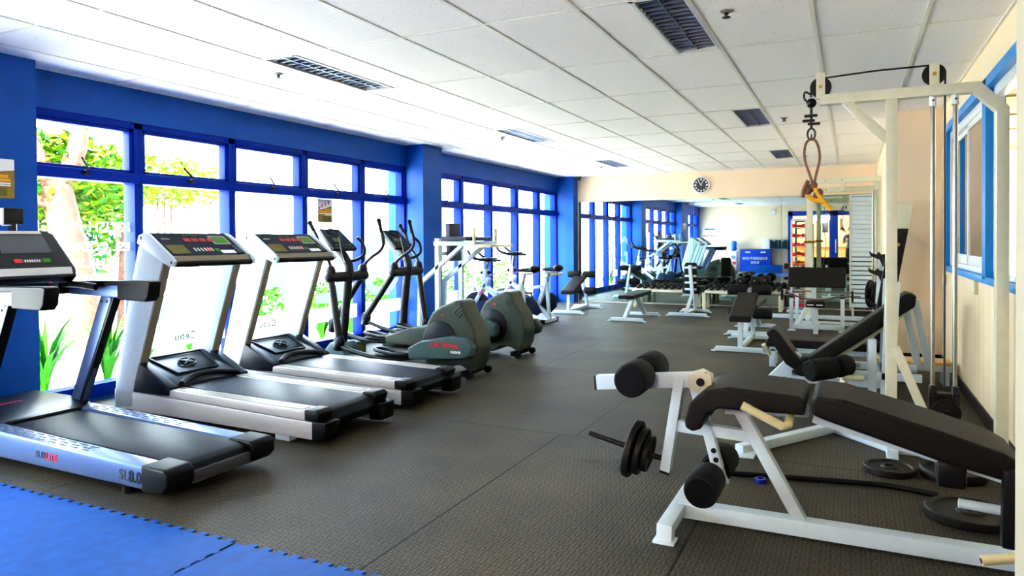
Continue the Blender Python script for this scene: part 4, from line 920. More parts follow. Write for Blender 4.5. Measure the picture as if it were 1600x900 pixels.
# ================================================================== BENCHES AND WEIGHTS
def foot_bar(b, x0, x1, y, z=.0, w=.06, h=.05):
    """floor crossbar along X with small plates at both ends"""
    b.prism('Y', [(x0,z+.006),(x0+.03,z+h+.006),(x1-.03,z+h+.006),(x1,z+.006)], y-w/2, y+w/2, .004)
    for x in (x0, x1): b.box(x-.025, x+.03, y-w/2-.008, y+w/2+.008, z, z+.01, .002)
def roller(parent, p, q, r, name='roller', sub=True):
    b = MB('foam'); b.cyl(p, q, r, 24, r*.22); o = part(parent, name, b)
    if sub:
        b = MB('rubber'); d = (Vector(q)-Vector(p)).normalized(); e = Vector(p)-d*.002
        b.lathe([(0,-.003),(r*.82,-.003),(r*.84,.004)], e, d, 24); part(o, 'end_disc', b)
    return o

def situp(label):
    t = thing('roller_bench', label, 'exercise bench', (-1.12, 8.75, 0), 0, 'roller sit-up benches'); X = -1.12
    b = MB('white'); foot_bar(b, -1.41, -.85, 8.2); part(t, 'foot_bar', b)
    b = MB('white'); foot_bar(b, -1.40, -.84, 9.35); part(t, 'foot_bar', b)
    b = MB('white'); b.bar((X, 8.2, .04), (X, 9.35, .04), .05, .05); b.bar((X, 8.24, .05), (X, 8.27, .38), .055, .05, (0,1,0)); b.bar((X+.01, 9.33, .05), (X+.01, 9.04, .66), .05, .055, (0,1,0)); b.bar((X, 8.3, .36), (X, 9.05, .56), .045, .04); part(t, 'frame', b)
    b = MB('vinyl'); b.prism('X', [(8.17,.335),(8.17,.40),(8.94,.625),(8.96,.57)], X-.12, X+.12, .02, 3); part(t, 'pad', b)
    for y, z in ((9.03, .645), (9.12, .345)):
        b = MB('steel'); b.cyl((X-.25, y, z), (X+.25, y, z), .012, 8)
        if z < .5: b.use('white').bar((X+.01, 9.22, .3), (X+.01, y, z), .035, .035)
        part(t, 'rod', b)
        roller(t, (X-.25, y, z), (X-.03, y, z), .062); roller(t, (X+.25, y, z), (X+.03, y, z), .062)
    return t
s = situp('black padded sit-up bench with foam rollers in mid-floor, before the dumbbell racks')
h = dup(s, (-4.43, 11.9, 0), math.radians(3), 'black padded sit-up bench with foam rollers beside the far left pillar and windows')
b = MB('beige'); b.tube([(-4.78, 11.3, .66), (-4.6, 11.6, .68)], .022, 10); part(h, 'handle', b)

def flat_bench(label):
    t = thing('flat_bench', label, 'weight bench', (-3.14, 11.1, 0), 0, 'small flat benches'); X = -3.14
    b = MB('white'); foot_bar(b, -3.42, -2.86, 10.62); part(t, 'foot_bar', b)
    b = MB('white'); foot_bar(b, -3.42, -2.86, 11.58); part(t, 'foot_bar', b)
    b = MB('white'); b.bar((X-.03, 10.62, .04), (X-.03, 11.1, .34), .06, .06); b.bar((X+.03, 11.58, .04), (X+.03, 11.1, .34), .06, .06); b.bar((X, 10.65, .33), (X, 11.55, .33), .05, .04); b.box(X-.09, X+.09, 10.7, 10.78, .32, .35); part(t, 'frame', b)
    b = MB('vinyl'); b.prism('X', [(10.55,.352),(10.55,.41),(11.65,.425),(11.65,.362)], X-.12, X+.13, .018, 3); part(t, 'pad', b)
    return t
f = flat_bench('small black flat bench on crossed white legs, left of the upright ladder bench')
dup(f, (-1.22, 10.15, 0), 0, 'small black flat bench half hidden behind the middle sit-up bench')

t = thing('upright_bench', 'upright bench seen from behind, white ladder spine on a black backrest', 'weight bench', (-2.42, 11.9, 0))
b = MB('white'); foot_bar(b, -2.77, -2.1, 11.72); part(t, 'foot_bar', b)
b = MB('white'); foot_bar(b, -2.7, -2.2, 12.5); part(t, 'foot_bar', b)
b = MB('white'); b.rpath([(-2.46, 11.72, .04), (-2.37, 11.82, .36), (-2.41, 11.83, .84)], .055, .05, (0,1,0)); b.bar((-2.45, 11.75, .04), (-2.45, 12.5, .04), .05, .05); b.bar((-2.45, 12.45, .05), (-2.42, 12.3, .38), .045, .05); part(t, 'spine', b)
b = MB('white')
for z in (.44, .55, .66, .8): b = MB('white'); b.bar((-2.5, 11.855, z), (-2.31, 11.855, z), .03, .035); part(t, 'rung', b)
b = MB('vinyl'); b.prism('Y', [(-2.515,.36),(-2.515,.84),(-2.49,.88),(-2.33,.88),(-2.305,.84),(-2.305,.36)], 11.87, 11.94, .012, 3); part(t, 'backrest', b)
b = MB('vinyl'); b.box(-2.555, -2.26, 11.9, 12.35, .36, .48, .03, 3); part(t, 'seat', b)
b = MB('iron'); b.tube([(-2.68, 11.95, .01), (-2.6, 11.9, .1)], .012, 6); part(t, 'adjust_pin', b)

# dumbbell racks
def db_rack(x0, x1, label):
    t = thing('dumbbell_rack', label, 'dumbbell rack', ((x0+x1)/2, 13.15, 0), 0, 'low white dumbbell racks')
    for y, z in ((13.03, .315), (13.17, .325), (13.31, .345), (13.45, .355)):
        b = MB('cream_metal'); b.bar((x0, y, z), (x1, y, z), .045, .045); part(t, 'rail', b)
    for x in (x0+.06, x1-.06):
        for y in (13.03, 13.42):
            b = MB('cream_metal'); b.bar((x, y, .0), (x, y, .31), .065, .05); part(t, 'leg', b)
        b = MB('cream_metal'); b.bar((x, 13.0, .29), (x, 13.48, .3), .05, .04); part(t, 'end_bracket', b)
    return t
db_rack(-3.74, -2.5, 'low white dumbbell rack on the left, full of black hex dumbbells')
db_rack(-2.46, -1.04, 'low white dumbbell rack on the right, behind the middle sit-up bench')
def hexdb(r, y, x, z, label, group):
    b = MB('rubber', 'steel')
    for y0, y1 in ((y-.1, y-.03), (y+.03, y+.1)):
        pts = [(x+r*math.cos(PI/6+k*PI/3), z+r*math.sin(PI/6+k*PI/3)) for k in range(6)]
        b.use('rubber').prism('Y', pts, y0, y1, .008)
    b.use('steel').cyl((x, y-.101, z), (x, y+.101, z), .013, 8)
    return solo('hex_dumbbell', b, label, 'dumbbell', group, None, (x, y, z-r))
def row(x0, x1, n, y, z, rs, label, group):
    base = {}
    for i in range(n):
        r = rs[i % len(rs)]; x = x0+(x1-x0)*i/(n-1)
        if r not in base: base[r] = hexdb(r, y, x, z+r, label, group)
        else:
            c = base[r].copy(); COL.objects.link(c); c.location = (x, y, z); 
row(-3.62, -2.6, 9, 13.1, .347, [.048, .05], 'black hex dumbbell in the front row of the left rack', 'hex dumbbells, left rack front row')
row(-3.58, -2.6, 9, 13.38, .377, [.045], 'black hex dumbbell in the back row of the left rack', 'hex dumbbells, left rack back row')
row(-2.38, -1.12, 12, 13.1, .347, [.047, .04], 'black hex dumbbell in the front row of the right rack', 'hex dumbbells, right rack front row')
row(-2.36, -1.12, 12, 13.38, .377, [.042], 'black hex dumbbell in the back row of the right rack', 'hex dumbbells, right rack back row')
def rounddb(x, y, z, R, label):
    b = MB('iron', 'steel')
    for y0, y1 in ((y-.13, y-.05), (y+.05, y+.13)): b.use('iron').cyl((x, y0, z), (x, y1, z), R, 20, .01)
    b.use('steel').cyl((x, y-.15, z), (x, y+.15, z), .015, 8); solo('round_dumbbell', b, label, 'dumbbell', 'big round dumbbells')
rounddb(-1.78, 13.24, .52, .07, 'big round black dumbbell lying on top of the right rack, left one')
rounddb(-1.54, 13.24, .53, .075, 'big round black dumbbell lying on top of the right rack, middle one')
rounddb(-1.37, 13.24, .545, .085, 'big round black dumbbell lying on top of the right rack, right one')

# coloured dumbbell tower
t = thing('dumbbell_tower', 'tall white tower rack holding a column of small red and orange dumbbells', 'dumbbell rack', (-.8, 13.25, 0))
for x in (-.93, -.70):
    b = MB('white'); b.bar((x, 13.2, .05), (x, 13.2, 1.6), .035, .05); part(t, 'post', b)
b = MB('cream_metal'); b.box(-.68, -.62, 13.15, 13.5, .05, 1.55, .005); part(t, 'side_panel', b)
b = MB('white'); b.bar((-.93, 13.2, 1.6), (-.70, 13.2, 1.6), .035, .04); b.box(-1.0, -.6, 13.0, 13.06, 0, .05, .006); b.box(-1.0, -.6, 13.44, 13.5, 0, .05, .006); b.bar((-.93, 13.0, .03), (-.93, 13.5, .03), .05, .05); b.bar((-.70, 13.0, .03), (-.70, 13.5, .03), .05, .05); part(t, 'base', b)
ord_ = ['topmost', 'second from the top', 'third from the top', 'fourth from the top', 'fifth from the top', 'sixth from the top', 'seventh from the top', 'third from the bottom', 'second from the bottom', 'lowest']
for k, z in enumerate((1.5, 1.33, 1.17, 1.0, .83, .64, .48, .36, .24, .12)):
    b = MB('cream_metal'); b.bar((-.93, 13.17, z-.035), (-.70, 13.17, z-.035), .06, .012); part(t, 'cradle', b)
    c = 'magenta' if k in (7, 8, 9) else ('orange' if k > 3 else 'red')
    b = MB(c)
    for s_ in (-1, 1):
        pts = [(13.15+.034*math.cos(a*PI/3), z+.034*math.sin(a*PI/3)) for a in range(6)]
        b.prism('X', pts, -.815+s_*.075-.022, -.815+s_*.075+.022, .006)
    b.cyl((-.88, 13.15, z), (-.75, 13.15, z), .014, 10)
    solo('vinyl_dumbbell', b, 'small %s dumbbell on the white tower rack, %s' % ({'magenta': 'magenta', 'orange': 'orange', 'red': 'red'}[c], ord_[k]), 'dumbbell', 'coloured dumbbells on the tower rack')

# lat tower: post, top beams, base
t = thing('lat_tower', 'tall cream cable tower with twin top beams standing before the mirrors', 'cable machine', (-.1, 12.0, 0))
for x, y in ((-.58, 12.0), (.36, 12.0)):
    b = MB('cream_metal'); b.bar((x, y, .03), (x, y, 2.2), .09, .07); part(t, 'post', b)
for y, z in ((11.9, 2.16), (12.1, 2.03)):
    b = MB('cream_metal'); b.bar((-.62, y, z), (.4, y, z), .05, .085); 
    b.use('brass')
    for x in (-.35, -.12): b.cyl((x, y-.03, z), (x, y+.03, z), .012, 8)
    part(t, 'top_beam', b)
b = MB('cream_metal'); b.box(-.14, -.08, 11.9, 12.1, 1.99, 2.2, .004); part(t, 'beam_bracket', b)
b = MB('white'); b.bar((-1.15, 12.0, .04), (.38, 12.0, .04), .07, .06); b.bar((-.58, 11.4, .04), (-.58, 12.6, .04), .07, .06); b.bar((.36, 11.4, .04), (.36, 12.6, .04), .06, .06); part(t, 'base', b)
b = MB('steel')
for x in (.3, .345): b.cyl((x, 11.96, .2), (x, 11.96, 2.0), .012, 8)
part(t, 'guide_rod', b)
b = MB('brass'); b.box(-.66, -.5, 11.95, 12.05, 1.2, 1.24, .01); b.cyl((-.66, 11.93, 1.22), (-.5, 11.93, 1.22), .012, 8); part(t, 'clamp', b)
b = MB('cable'); b.tube([(-.5, 11.98, 2.0), (-.35, 11.98, 1.2), (-.45, 11.96, .6)], .005, 6, 4); part(t, 'cable', b)

# tall slatted tower
t = thing('slatted_tower', 'tall narrow white tower with horizontal slats on short legs, right of the lat post', 'weight stack', (.19, 12.9, 0))
x0, x1 = .0, .37
b = MB('greyblue'); b.box(x1, x1+.03, 12.75, 13.1, .12, 1.98, .003); part(t, 'side_post', b)
b = MB('cream_metal'); b.box(x0-.02, x0, 12.75, 13.1, .12, 1.98, .003); b.box(x0, x1, 13.0, 13.1, .12, 1.96); part(t, 'case', b)
b = MB('rubber'); b.box(x0+.01, x1, 12.84, 12.86, .14, 1.0); part(t, 'dark_backing', b)
n = 24
for k in range(n):
    z = .15+k*(1.80/n); b = MB('white')
    gap = .016 if k < 11 else .005
    b.box(x0, x1, 12.76, 12.84, z, z+1.80/n-gap, .003); part(t, 'slat', b)
b = MB('white'); b.box(x0-.01, x1+.02, 12.75, 13.05, 1.955, 1.985, .004); part(t, 'cap', b)
for x in (x0+.03, x1-.03):
    for y in (12.8, 13.05):
        b = MB('cream_metal'); b.box(x-.02, x+.02, y-.02, y+.02, 0, .125, .003); part(t, 'leg', b)

# preacher bench with an EZ bar
t = thing('preacher_bench', 'white curl bench with a wide worn black arm pad, in front of the lat tower', 'weight bench', (-.42, 10.6, 0))
for x in (-.74, -.10):
    b = MB('white'); b.bar((x, 10.45, .02), (x, 10.45, .46), .05, .05); b.box(x-.05, x+.05, 10.41, 10.49, 0, .012)
    b.use('black').box(x-.028, x+.028, 10.41, 10.49, .455, .475, .005); b.box(x-.028, x+.028, 10.47, 10.49, .47, .51, .005); part(t, 'upright', b)
b = MB('white'); b.bar((-.74, 10.45, .06), (-.10, 10.45, .06), .05, .06); b.bar((-.42, 10.17, .03), (-.42, 11.12, .03), .06, .05); b.bar((-.75, 11.12, .03), (-.1, 11.12, .03), .06, .05); b.bar((-.68, 10.5, .05), (-.6, 11.3, .22), .05, .05); part(t, 'base', b)
b = MB('white'); b.bar((-.42, 10.17, 0), (-.42, 10.17, .38), .06, .05); b.bar((-.47, 10.75, .05), (-.47, 10.75, .7), .06, .06); part(t, 'post', b)
b = MB('vinyl', 'olive'); b.prism('X', [(10.62,.60),(10.7,.58),(10.78,.85),(10.70,.87)], -.80, -.06, .016, 3); p = part(t, 'arm_pad', b)
b = MB('gold'); 
for x, z in ((-.765, .83), (-.24, .76), (-.23, .70)): b.sphere((x, 10.65+(z-.6)*.28, z), .018, (1.1,.35,.7), 8)
part(p, 'foam_tear', b)
b = MB('vinyl'); b.box(-.54, -.30, 10.05, 10.3, .36, .44, .02, 3); s_ = part(t, 'seat', b)
b = MB('whitemark'); b.bar((-.52, 10.048, .395), (-.44, 10.048, .395), .004, .01, (0,0,1), 0); b.bar((-.41, 10.048, .395), (-.33, 10.048, .395), .004, .01, (0,0,1), 0); part(s_, 'stitching', b)
b = MB('black'); b.box(-.86, -.79, 10.75, 10.9, .84, .92, .01); part(t, 'handle_block', b)
b = MB('iron', 'steel'); b.use('steel').tube([(-1.02, 10.45, .49), (-.8, 10.45, .49), (-.66, 10.45, .475), (-.56, 10.43, .45), (-.42, 10.42, .44), (-.28, 10.43, .45), (-.18, 10.45, .475), (-.04, 10.45, .49), (.12, 10.45, .49)], .013, 10, 3); solo('curl_bar', b, 'bent steel curl bar resting on the white curl bench', 'barbell')
def plate(c, ax, R, th, label, group, hole=.014):
    b = MB('iron'); h = th/2
    b.lathe([(hole,-h),(R*.3,-h),(R*.34,-h*.5),(R*.8,-h*.5),(R*.85,-h),(R*.97,-h),(R,-h*.7),(R,h*.7),(R*.97,h),(R*.85,h),(R*.8,h*.5),(R*.34,h*.5),(R*.3,h),(hole,h),(hole,-h)], c, ax, 36, False)
    return solo('weight_plate', b, label, 'weight plate', group, None, c)
plate((-.86, 10.45, .49), (1,0,0), .075, .025, 'small black plate on the left end of the bent curl bar', 'curl bar plates')
plate((.02, 10.45, .49), (1,0,0), .075, .025, 'small black plate on the right end of the bent curl bar', 'curl bar plates')

# barbell on a slanted rack by the boxed-out wall
t = thing('barbell_rack', 'slanted white rack with black hooks beside the boxed-out wall', 'barbell rack', (.3, 10.9, 0))
b = MB('white'); b.rpath([(.30, 10.6, .03), (.37, 10.75, 1.0)], .06, .07, (0,1,0)); b.bar((.30, 10.2, .03), (.30, 11.3, .03), .06, .05); b.bar((-.7, 11.25, .03), (.30, 11.25, .03), .06, .05); b.rpath([(-.72, 11.25, .03), (-.72, 11.25, .46)], .05, .05, (0,1,0)); part(t, 'frame', b)
for z in (1.0, .78):
    b = MB('black'); x = .30+.07*(z/1.0); b.prism('Y', [(x+.02,z-.12),(x-.02,z-.02),(x-.13,z+.03),(x-.15,z+.1),(x-.11,z+.07),(x-.06,z+.05),(x-.03,z+.09),(x+.0,z+.05),(x+.05,z+.06),(x+.05,z-.12)], 10.62, 10.70, .006); part(t, 'hook', b)
b = MB('black'); b.prism('Y', [(.27,.32),(.2,.40),(.17,.47),(.21,.45),(.25,.41),(.34,.38),(.34,.26)], 10.55, 10.63, .006); part(t, 'hook', b)
b = MB('steel'); d = Vector((1.0, -.35, 0)).normalized(); c0 = Vector((-.78, 11.28, .50)); b.cyl(c0, c0+d*1.2, .014, 10); b.cyl(c0-d*.0, c0+d*.16, .02, 10); b.cyl(c0+d*1.05, c0+d*1.28, .022, 10); solo('barbell', b, 'straight steel barbell lying behind the curl bench, plates on its right end', 'barbell')
plate(tuple(c0+d*1.09), d, .19, .035, 'large black plate on the straight barbell, inner one', 'barbell plates', .022)
plate(tuple(c0+d*1.17), d, .17, .035, 'black plate on the straight barbell, outer one', 'barbell plates', .022)

# leaning board by the boxed-out wall
t = thing('incline_board', 'black padded board with a white top end leaning upright by the boxed-out wall', 'exercise board', (.38, 8.0, 0))
b = MB('vinyl'); b.prism('Y', [(.16,.12),(.30,.10),(.515,1.36),(.36,1.36)], 7.95, 8.03, .01, 2); part(t, 'pad', b)
b = MB('cream_metal'); b.prism('Y', [(.36,1.365),(.515,1.365),(.55,1.62),(.38,1.64)], 7.96, 8.02, .006); b.use('black').cyl((.40, 7.95, 1.6), (.40, 7.95, 1.66), .01, 8); part(t, 'top_plate', b)
b = MB('brass'); b.sphere((.42, 7.945, 1.2), .02, (1,.4,1), 8); part(t, 'bolt', b)
b = MB('cream_metal'); b.bar((.2, 8.05, 0), (.42, 8.1, 1.3), .06, .05); part(t, 'back_tube', b)

# incline bench
t = thing('incline_bench', 'white framed incline bench with a long black back pad, behind the leg curl bench', 'weight bench', (0, 6.5, 0))
b = MB('vinyl'); b.prism('Y', [(-.46,.13),(-.40,.20),(.40,.83),(.47,.81),(.46,.72),(-.36,.1)], 6.38, 6.68, .022, 3); part(t, 'back_pad', b)
b = MB('vinyl'); b.prism('Y', [(-.66,.46),(-.60,.50),(-.55,.46),(-.36,.2),(-.42,.15),(-.50,.2)], 6.38, 6.68, .022, 3); part(t, 'seat_pad', b)
b = MB('cream_metal'); b.bar((-.30, 6.53, .12), (.38, 6.53, .66), .06, .06, (0,1,0)); part(t, 'pad_rail', b)
for y in (6.3, 6.76):
    b = MB('white'); b.bar((.155, y, 0), (.155, y, .46), .06, .055); part(t, 'leg', b)
    b = MB('white'); b.rpath([(.26, y, .0), (.30, y, .92)], .05, .1, (1,0,0)); part(t, 'upright', b)
b = MB('white'); b.bar((-.12, 6.3, .17), (.5, 6.3, .17), .05, .06); b.bar((-.12, 6.76, .17), (.5, 6.76, .17), .05, .06); b.bar((-.5, 6.53, .06), (.3, 6.53, .06), .06, .06); b.bar((.155, 6.3, .4), (.155, 6.76, .4), .05, .05); b.bar((-.48, 6.2, .03), (-.48, 6.85, .03), .06, .05); b.prism('Y', [(-.66,.06),(-.62,.1),(-.44,.3),(-.38,.26),(-.46,.08)], 6.48, 6.58, .006); part(t, 'base', b)
for s_, xx in ((0, .46), (1, .54)):
    b = MB('white'); b.bar((xx-.05, 6.85+.05*s_, .74), (xx+.06, 6.92, .16), .05, .06, (1,0,0)); part(t, 'rear_strut', b)
b = MB('cream_metal'); b.tube([(-.63, 6.42, .27), (-.675, 6.37, .36)], .018, 10); part(t, 'handle', b)
# roller block of the incline bench
b = MB('steel'); b.cyl((-.28, 5.95, .24), (.06, 6.32, .24), .014, 8); b.use('cream_metal').cyl((-.06, 6.12, .17), (.09, 6.13, .17), .022, 10); b.bar((-.06, 6.2, .05), (-.02, 6.25, .25), .05, .05); part(t, 'roller_arm', b)
roller(t, (-.29, 5.9, .24), (-.12, 6.08, .25), .085); roller(t, (-.02, 6.2, .26), (-.10, 6.1, .25), .085, sub=False)

# long flat bench behind
t = thing('long_bench', 'long low black flat bench lying crosswise behind the incline bench', 'weight bench', (-.2, 7.5, 0))
b = MB('vinyl'); b.prism('Y', [(-.76,.2),(-.76,.25),(-.74,.275),(.32,.275),(.34,.25),(.34,.2)], 7.36, 7.66, .02, 3); part(t, 'pad', b)
b = MB('white'); b.bar((-.72, 7.42, .175), (.36, 7.42, .175), .04, .05); b.bar((-.72, 7.6, .175), (.36, 7.6, .175), .04, .05); part(t, 'rail', b)
for x in (-.7, .3):
    for y in (7.42, 7.6):
        b = MB('white'); b.bar((x, y, 0), (x, y, .18), .06, .04); part(t, 'leg', b)
b = MB('wood', 'white'); b.use('wood').box(.2, .78, 6.98, 7.25, .17, .2, .004); b.use('white').box(.2, .78, 6.98, 7.25, .12, .17, .004); b.box(.22, .27, 7.0, 7.23, 0, .12); b.box(.71, .76, 7.0, 7.23, 0, .12); solo('spotter_step', b, 'low step with a pale wooden top against the right wall', 'step')

# cable machine in the right foreground
t = thing('cable_machine', 'tall white cable column with pulleys and twin guide rods against the right wall', 'cable machine', (.3, 4.7, 0)); Y = 4.7
b = MB('cream_metal'); b.bar((.215, Y, 0), (.215, Y, 2.1), .06, .06); part(t, 'post', b)
b = MB('cream_metal'); b.rpath([(-.17, Y, 2.105), (.635, Y, 2.105), (.755, Y, 1.97), (.755, Y, 0)], .06, .075, (0,1,0)); part(t, 'top_frame', b)
b = MB('cream_metal'); b.bar((-.03, Y, 2.09), (.2, Y, 1.84), .05, .055, (0,1,0)); part(t, 'gusset', b)
b = MB('cream_metal'); b.bar((.235, Y, .62), (.46, Y, .06), .05, .07, (0,1,0)); part(t, 'brace', b)
b = MB('white'); b.bar((.215, Y, .03), (.755, Y, .03), .06, .06); b.bar((-.59, 4.28, .03), (-.1, 5.05, .03), .06, .055); b.bar((-.1, 5.05, .03), (.215, 4.7, .03), .06, .055); b.box(-.63, -.5, 4.22, 4.36, 0, .012, .003); b.bar((.215, 4.5, .03), (.215, 5.5, .03), .06, .06); b.bar((.215, 5.5, .03), (.5, 5.5, .03), .06, .06); part(t, 'base', b)
for x in (.425, .535):
    b = MB('steel'); b.cyl((x, Y, .06), (x, Y, 2.05), .0125, 12); b.use('alum').cyl((x, Y, 2.02), (x, Y, 2.085), .02, 12); b.use('black').cyl((x, Y-.021, 2.05), (x, Y-.019, 2.05), .006, 8); part(t, 'guide_rod', b)
b = MB('black'); b.box(.405, .56, Y-.03, Y+.03, .33, .375, .006); b.box(.408, .445, Y-.035, Y+.035, .27, .415, .006); b.box(.52, .557, Y-.035, Y+.035, .27, .415, .006); b.box(.47, .50, Y-.02, Y+.02, .25, .34, .004); b.cyl((.483, Y-.12, .28), (.483, Y+.05, .28), .016, 12); c = part(t, 'carriage', b)
b = MB('olive')
for x in (.425, .54):
    for k in range(5): b.bar((x-.006, Y-.036, .29+k*.022), (x+.006, Y-.036, .295+k*.022), .002, .005, (0,1,0), 0)
part(c, 'yellow_marks', b)
for x, z, up in ((-.165, 2.185, 0), (.43, 2.2, 0)):
    b = MB('black'); b.lathe([(0,-.014),(.05,-.014),(.06,-.014),(.05,-.004),(.05,.004),(.06,.014),(.05,.014),(0,.014)], (x, Y, z), (0,1,0), 32); w = part(t, 'pulley_wheel', b)
    b = MB('cream_metal'); 
    for s_ in (-1, 1): b.box(x-.025, x+.025, Y+s_*.022-.003, Y+s_*.022+.003, z-.07, z+.085 if x < 0 else z+.06, .002)
    w = part(t, 'pulley_bracket', b)
    b = MB('brass'); b.cyl((x, Y-.03, z), (x, Y+.03, z), .011, 10); part(w, 'bolt', b)
pl, pr = Vector((-.165, Y, 2.185)), Vector((.43, Y, 2.2))
pts = [Vector((-.22, Y, 2.13))]+[pl+Vector((-math.cos(a), 0, math.sin(a)))*.055 for a in [k*PI/12 for k in range(0, 7)]]+[pl.lerp(pr, .5)+Vector((0, 0, .062))]+[pr+Vector((math.sin(a), 0, math.cos(a)))*.055 for a in [k*PI/12 for k in range(0, 7)]]+[Vector((.484, Y, 1.9)), Vector((.484, Y, .4))]
b = MB('cable'); b.tube(pts, .0055, 8); c = part(t, 'cable', b)
b = MB('black'); o = Vector((-.218, Y, 2.095)); b.sphere(o, .03); b.tube([o+Vector((0,0,.05)), o+Vector((-.035,0,.07)), o+Vector((-.04,0,.03)), o+Vector((-.01,0,0))], .006, 8, 4)
b.tube([o-Vector((0,0,.02)), o-Vector((0,0,.16))], .008, 8); b.box(o.x-.04, o.x+.035, Y-.012, Y+.012, o.z-.085, o.z-.07, .003); b.box(o.x-.05, o.x+.02, Y-.012, Y+.012, o.z-.115, o.z-.1, .003); b.box(o.x-.02, o.x+.05, Y-.012, Y+.012, o.z-.135, o.z-.12, .003); part(c, 'cable_stop', b)
b = MB('steel'); ring = [o+Vector((.022*math.sin(a), 0, -.19+.035*math.cos(a))) for a in [2*PI*k/16 for k in range(17)]]; b.use('cable').tube(ring, .006, 8); part(c, 'snap_hook', b)
# rope handle hanging from the snap hook
t = thing('rope_handle', 'brown cord loop with a frayed yellow knotted end hanging from the cable machine', 'rope handle', (-.2, Y, 1.5))
zt = o.z-.22
b = MB('cable'); b.tube([(o.x, Y, zt+.03), (o.x, Y, zt+.0)], .005, 6); part(t, 'link_cord', b)
b = MB('brownrope'); za, zb_ = zt+.005, 1.61
for s_ in (-1, 1): b.tube([(o.x, Y, za), (o.x+s_*.028, Y, za-.025), (o.x+.002+s_*.042, Y, za-.08), (o.x+.005+s_*.04, Y, za-.14), (o.x+.008+s_*.022, Y, zb_+.06), (o.x+.012, Y, zb_-.02)], .0075, 8, 5)
part(t, 'cord_loop', b)
b = MB('rope'); kx, kz = o.x+.012, 1.59
b.use('brownrope')
for a in range(5): b.sphere((kx-.03+.016*a, Y+.01*(a % 2), kz-.03+.025*(a % 3)-.01*a), .022, (1,1,1.2), 10)
b.tube([(kx-.03, Y, kz+.03), (kx-.055, Y-.01, kz-.03), (kx-.06, Y, kz-.07)], .013, 8, 3)
b.use('rope'); b.tube([(kx-.035, Y, kz-.06), (kx+.005, Y, kz-.09), (kx+.05, Y, kz-.1), (kx+.1, Y, kz-.15)], .015, 8, 4); b.tube([(kx+.0, Y, kz-.0), (kx+.03, Y-.01, kz-.06), (kx+.06, Y, kz-.11)], .013, 8, 4); part(t, 'knot', b)

# leg curl bench in the foreground
t = thing('leg_curl_bench', 'white leg curl bench with black pads and foam rollers in the right foreground', 'weight bench', (-.1, 3.2, 0)); Y = 3.2
b = MB('white'); b.bar((-.70, Y, .045), (.62, Y, .045), .07, .066); part(t, 'base_beam', b)
b = MB('white'); b.prism('X', [(2.89,.008),(2.90,.075),(3.48,.075),(3.49,.008),(3.43,.008),(3.42,.03),(2.96,.03),(2.95,.008)], -.733, -.667, .006)
for y in (2.915, 3.465): b.box(-.745, -.655, y-.04, y+.04, 0, .01, .002)
part(t, 'front_foot', b)
b = MB('white'); b.bar((-.19, Y, .07), (-.45, Y, .54), .05, .062, (0,1,0)); b.bar((-.5, Y, .52), (-.16, Y, .54), .05, .05); part(t, 'main_strut', b)
b = MB('white'); b.bar((-.75, Y, .42), (-.36, Y, .405), .045, .05); part(t, 'cross_tube', b)
b = MB('white'); b.bar((-.695, Y, .64), (-.765, Y, .20), .045, .062, (0,1,0)); b.use('black').bar((-.763, Y, .21), (-.766, Y, .196), .047, .064, (0,1,0)); part(t, 'weight_lever', b)
b = MB('white'); b.rpath([(-.635, Y, .62), (-.575, Y, .42), (-.53, Y, .245)], .045, .055, (0,1,0)); b.bar((-.545, Y+.05, .32), (-.495, Y+.05, .17), .012, .04, (0,1,0))
b.use('black')
for x, z in ((-.545, .33), (-.535, .29)): b.cyl((x, Y-.03, z), (x, Y-.022, z), .012, 10)
part(t, 'roller_lever', b)
b = MB('white'); b.bar((-1.09, Y, .585), (-.58, Y, .64), .05, .066); b.use('black').bar((-1.1, Y, .584), (-1.088, Y, .585), .052, .068); a = part(t, 'curl_arm', b)
b = MB('cream_metal')
for s_ in (-1, 1): b.prism('Y', [(-.655,.6),(-.655,.66),(-.60,.68),(-.555,.66),(-.55,.59),(-.575,.56)], Y+s_*.032-.004, Y+s_*.032+.004, .003)
b.use('black').cyl((-.60, Y-.042, .63), (-.60, Y+.042, .63), .018, 12); part(a, 'pivot_plate', b)
b = MB('steel'); b.cyl((-.87, 2.99, .645), (-.87, 3.41, .645), .012, 8); part(t, 'roller_rod', b)
roller(t, (-.87, 2.98, .645), (-.87, 3.16, .645), .075); roller(t, (-.87, 3.235, .645), (-.87, 3.42, .645), .075)
b = MB('steel'); b.cyl((-.565, 2.99, .205), (-.54, 3.42, .235), .012, 8); part(t, 'roller_rod', b)
roller(t, (-.57, 2.98, .2), (-.56, 3.165, .215), .072); roller(t, (-.55, 3.25, .225), (-.54, 3.43, .235), .072)
b = MB('vinyl'); b.prism('Y', [(-.165,.555),(-.165,.61),(-.185,.63),(-.46,.645),(-.56,.62),(-.625,.56),(-.645,.49),(-.64,.455),(-.61,.44),(-.575,.455),(-.55,.52),(-.5,.55)], 3.03, 3.42, .022, 4, 20); part(t, 'seat_pad', b)
b = MB('vinyl'); b.prism('Y', [(-.14,.56),(-.145,.61),(-.12,.635),(-.02,.63),(.30,.545),(.50,.485),(.56,.45),(.57,.40),(.54,.375),(.3,.43),(-.1,.545)], 3.03, 3.42, .022, 4, 20); part(t, 'back_pad', b)
b = MB('white'); b.bar((-.14, Y, .52), (.52, Y, .36), .05, .05); b.bar((.53, Y, .38), (.6, Y, .05), .05, .06, (0,1,0)); b.bar((.6, 2.86, .04), (.6, 3.5, .04), .06, .06); part(t, 'back_frame', b)
b = MB('black'); b.box(.3, .4, Y-.06, Y+.06, .3, .40, .02); part(t, 'black_bracket', b)
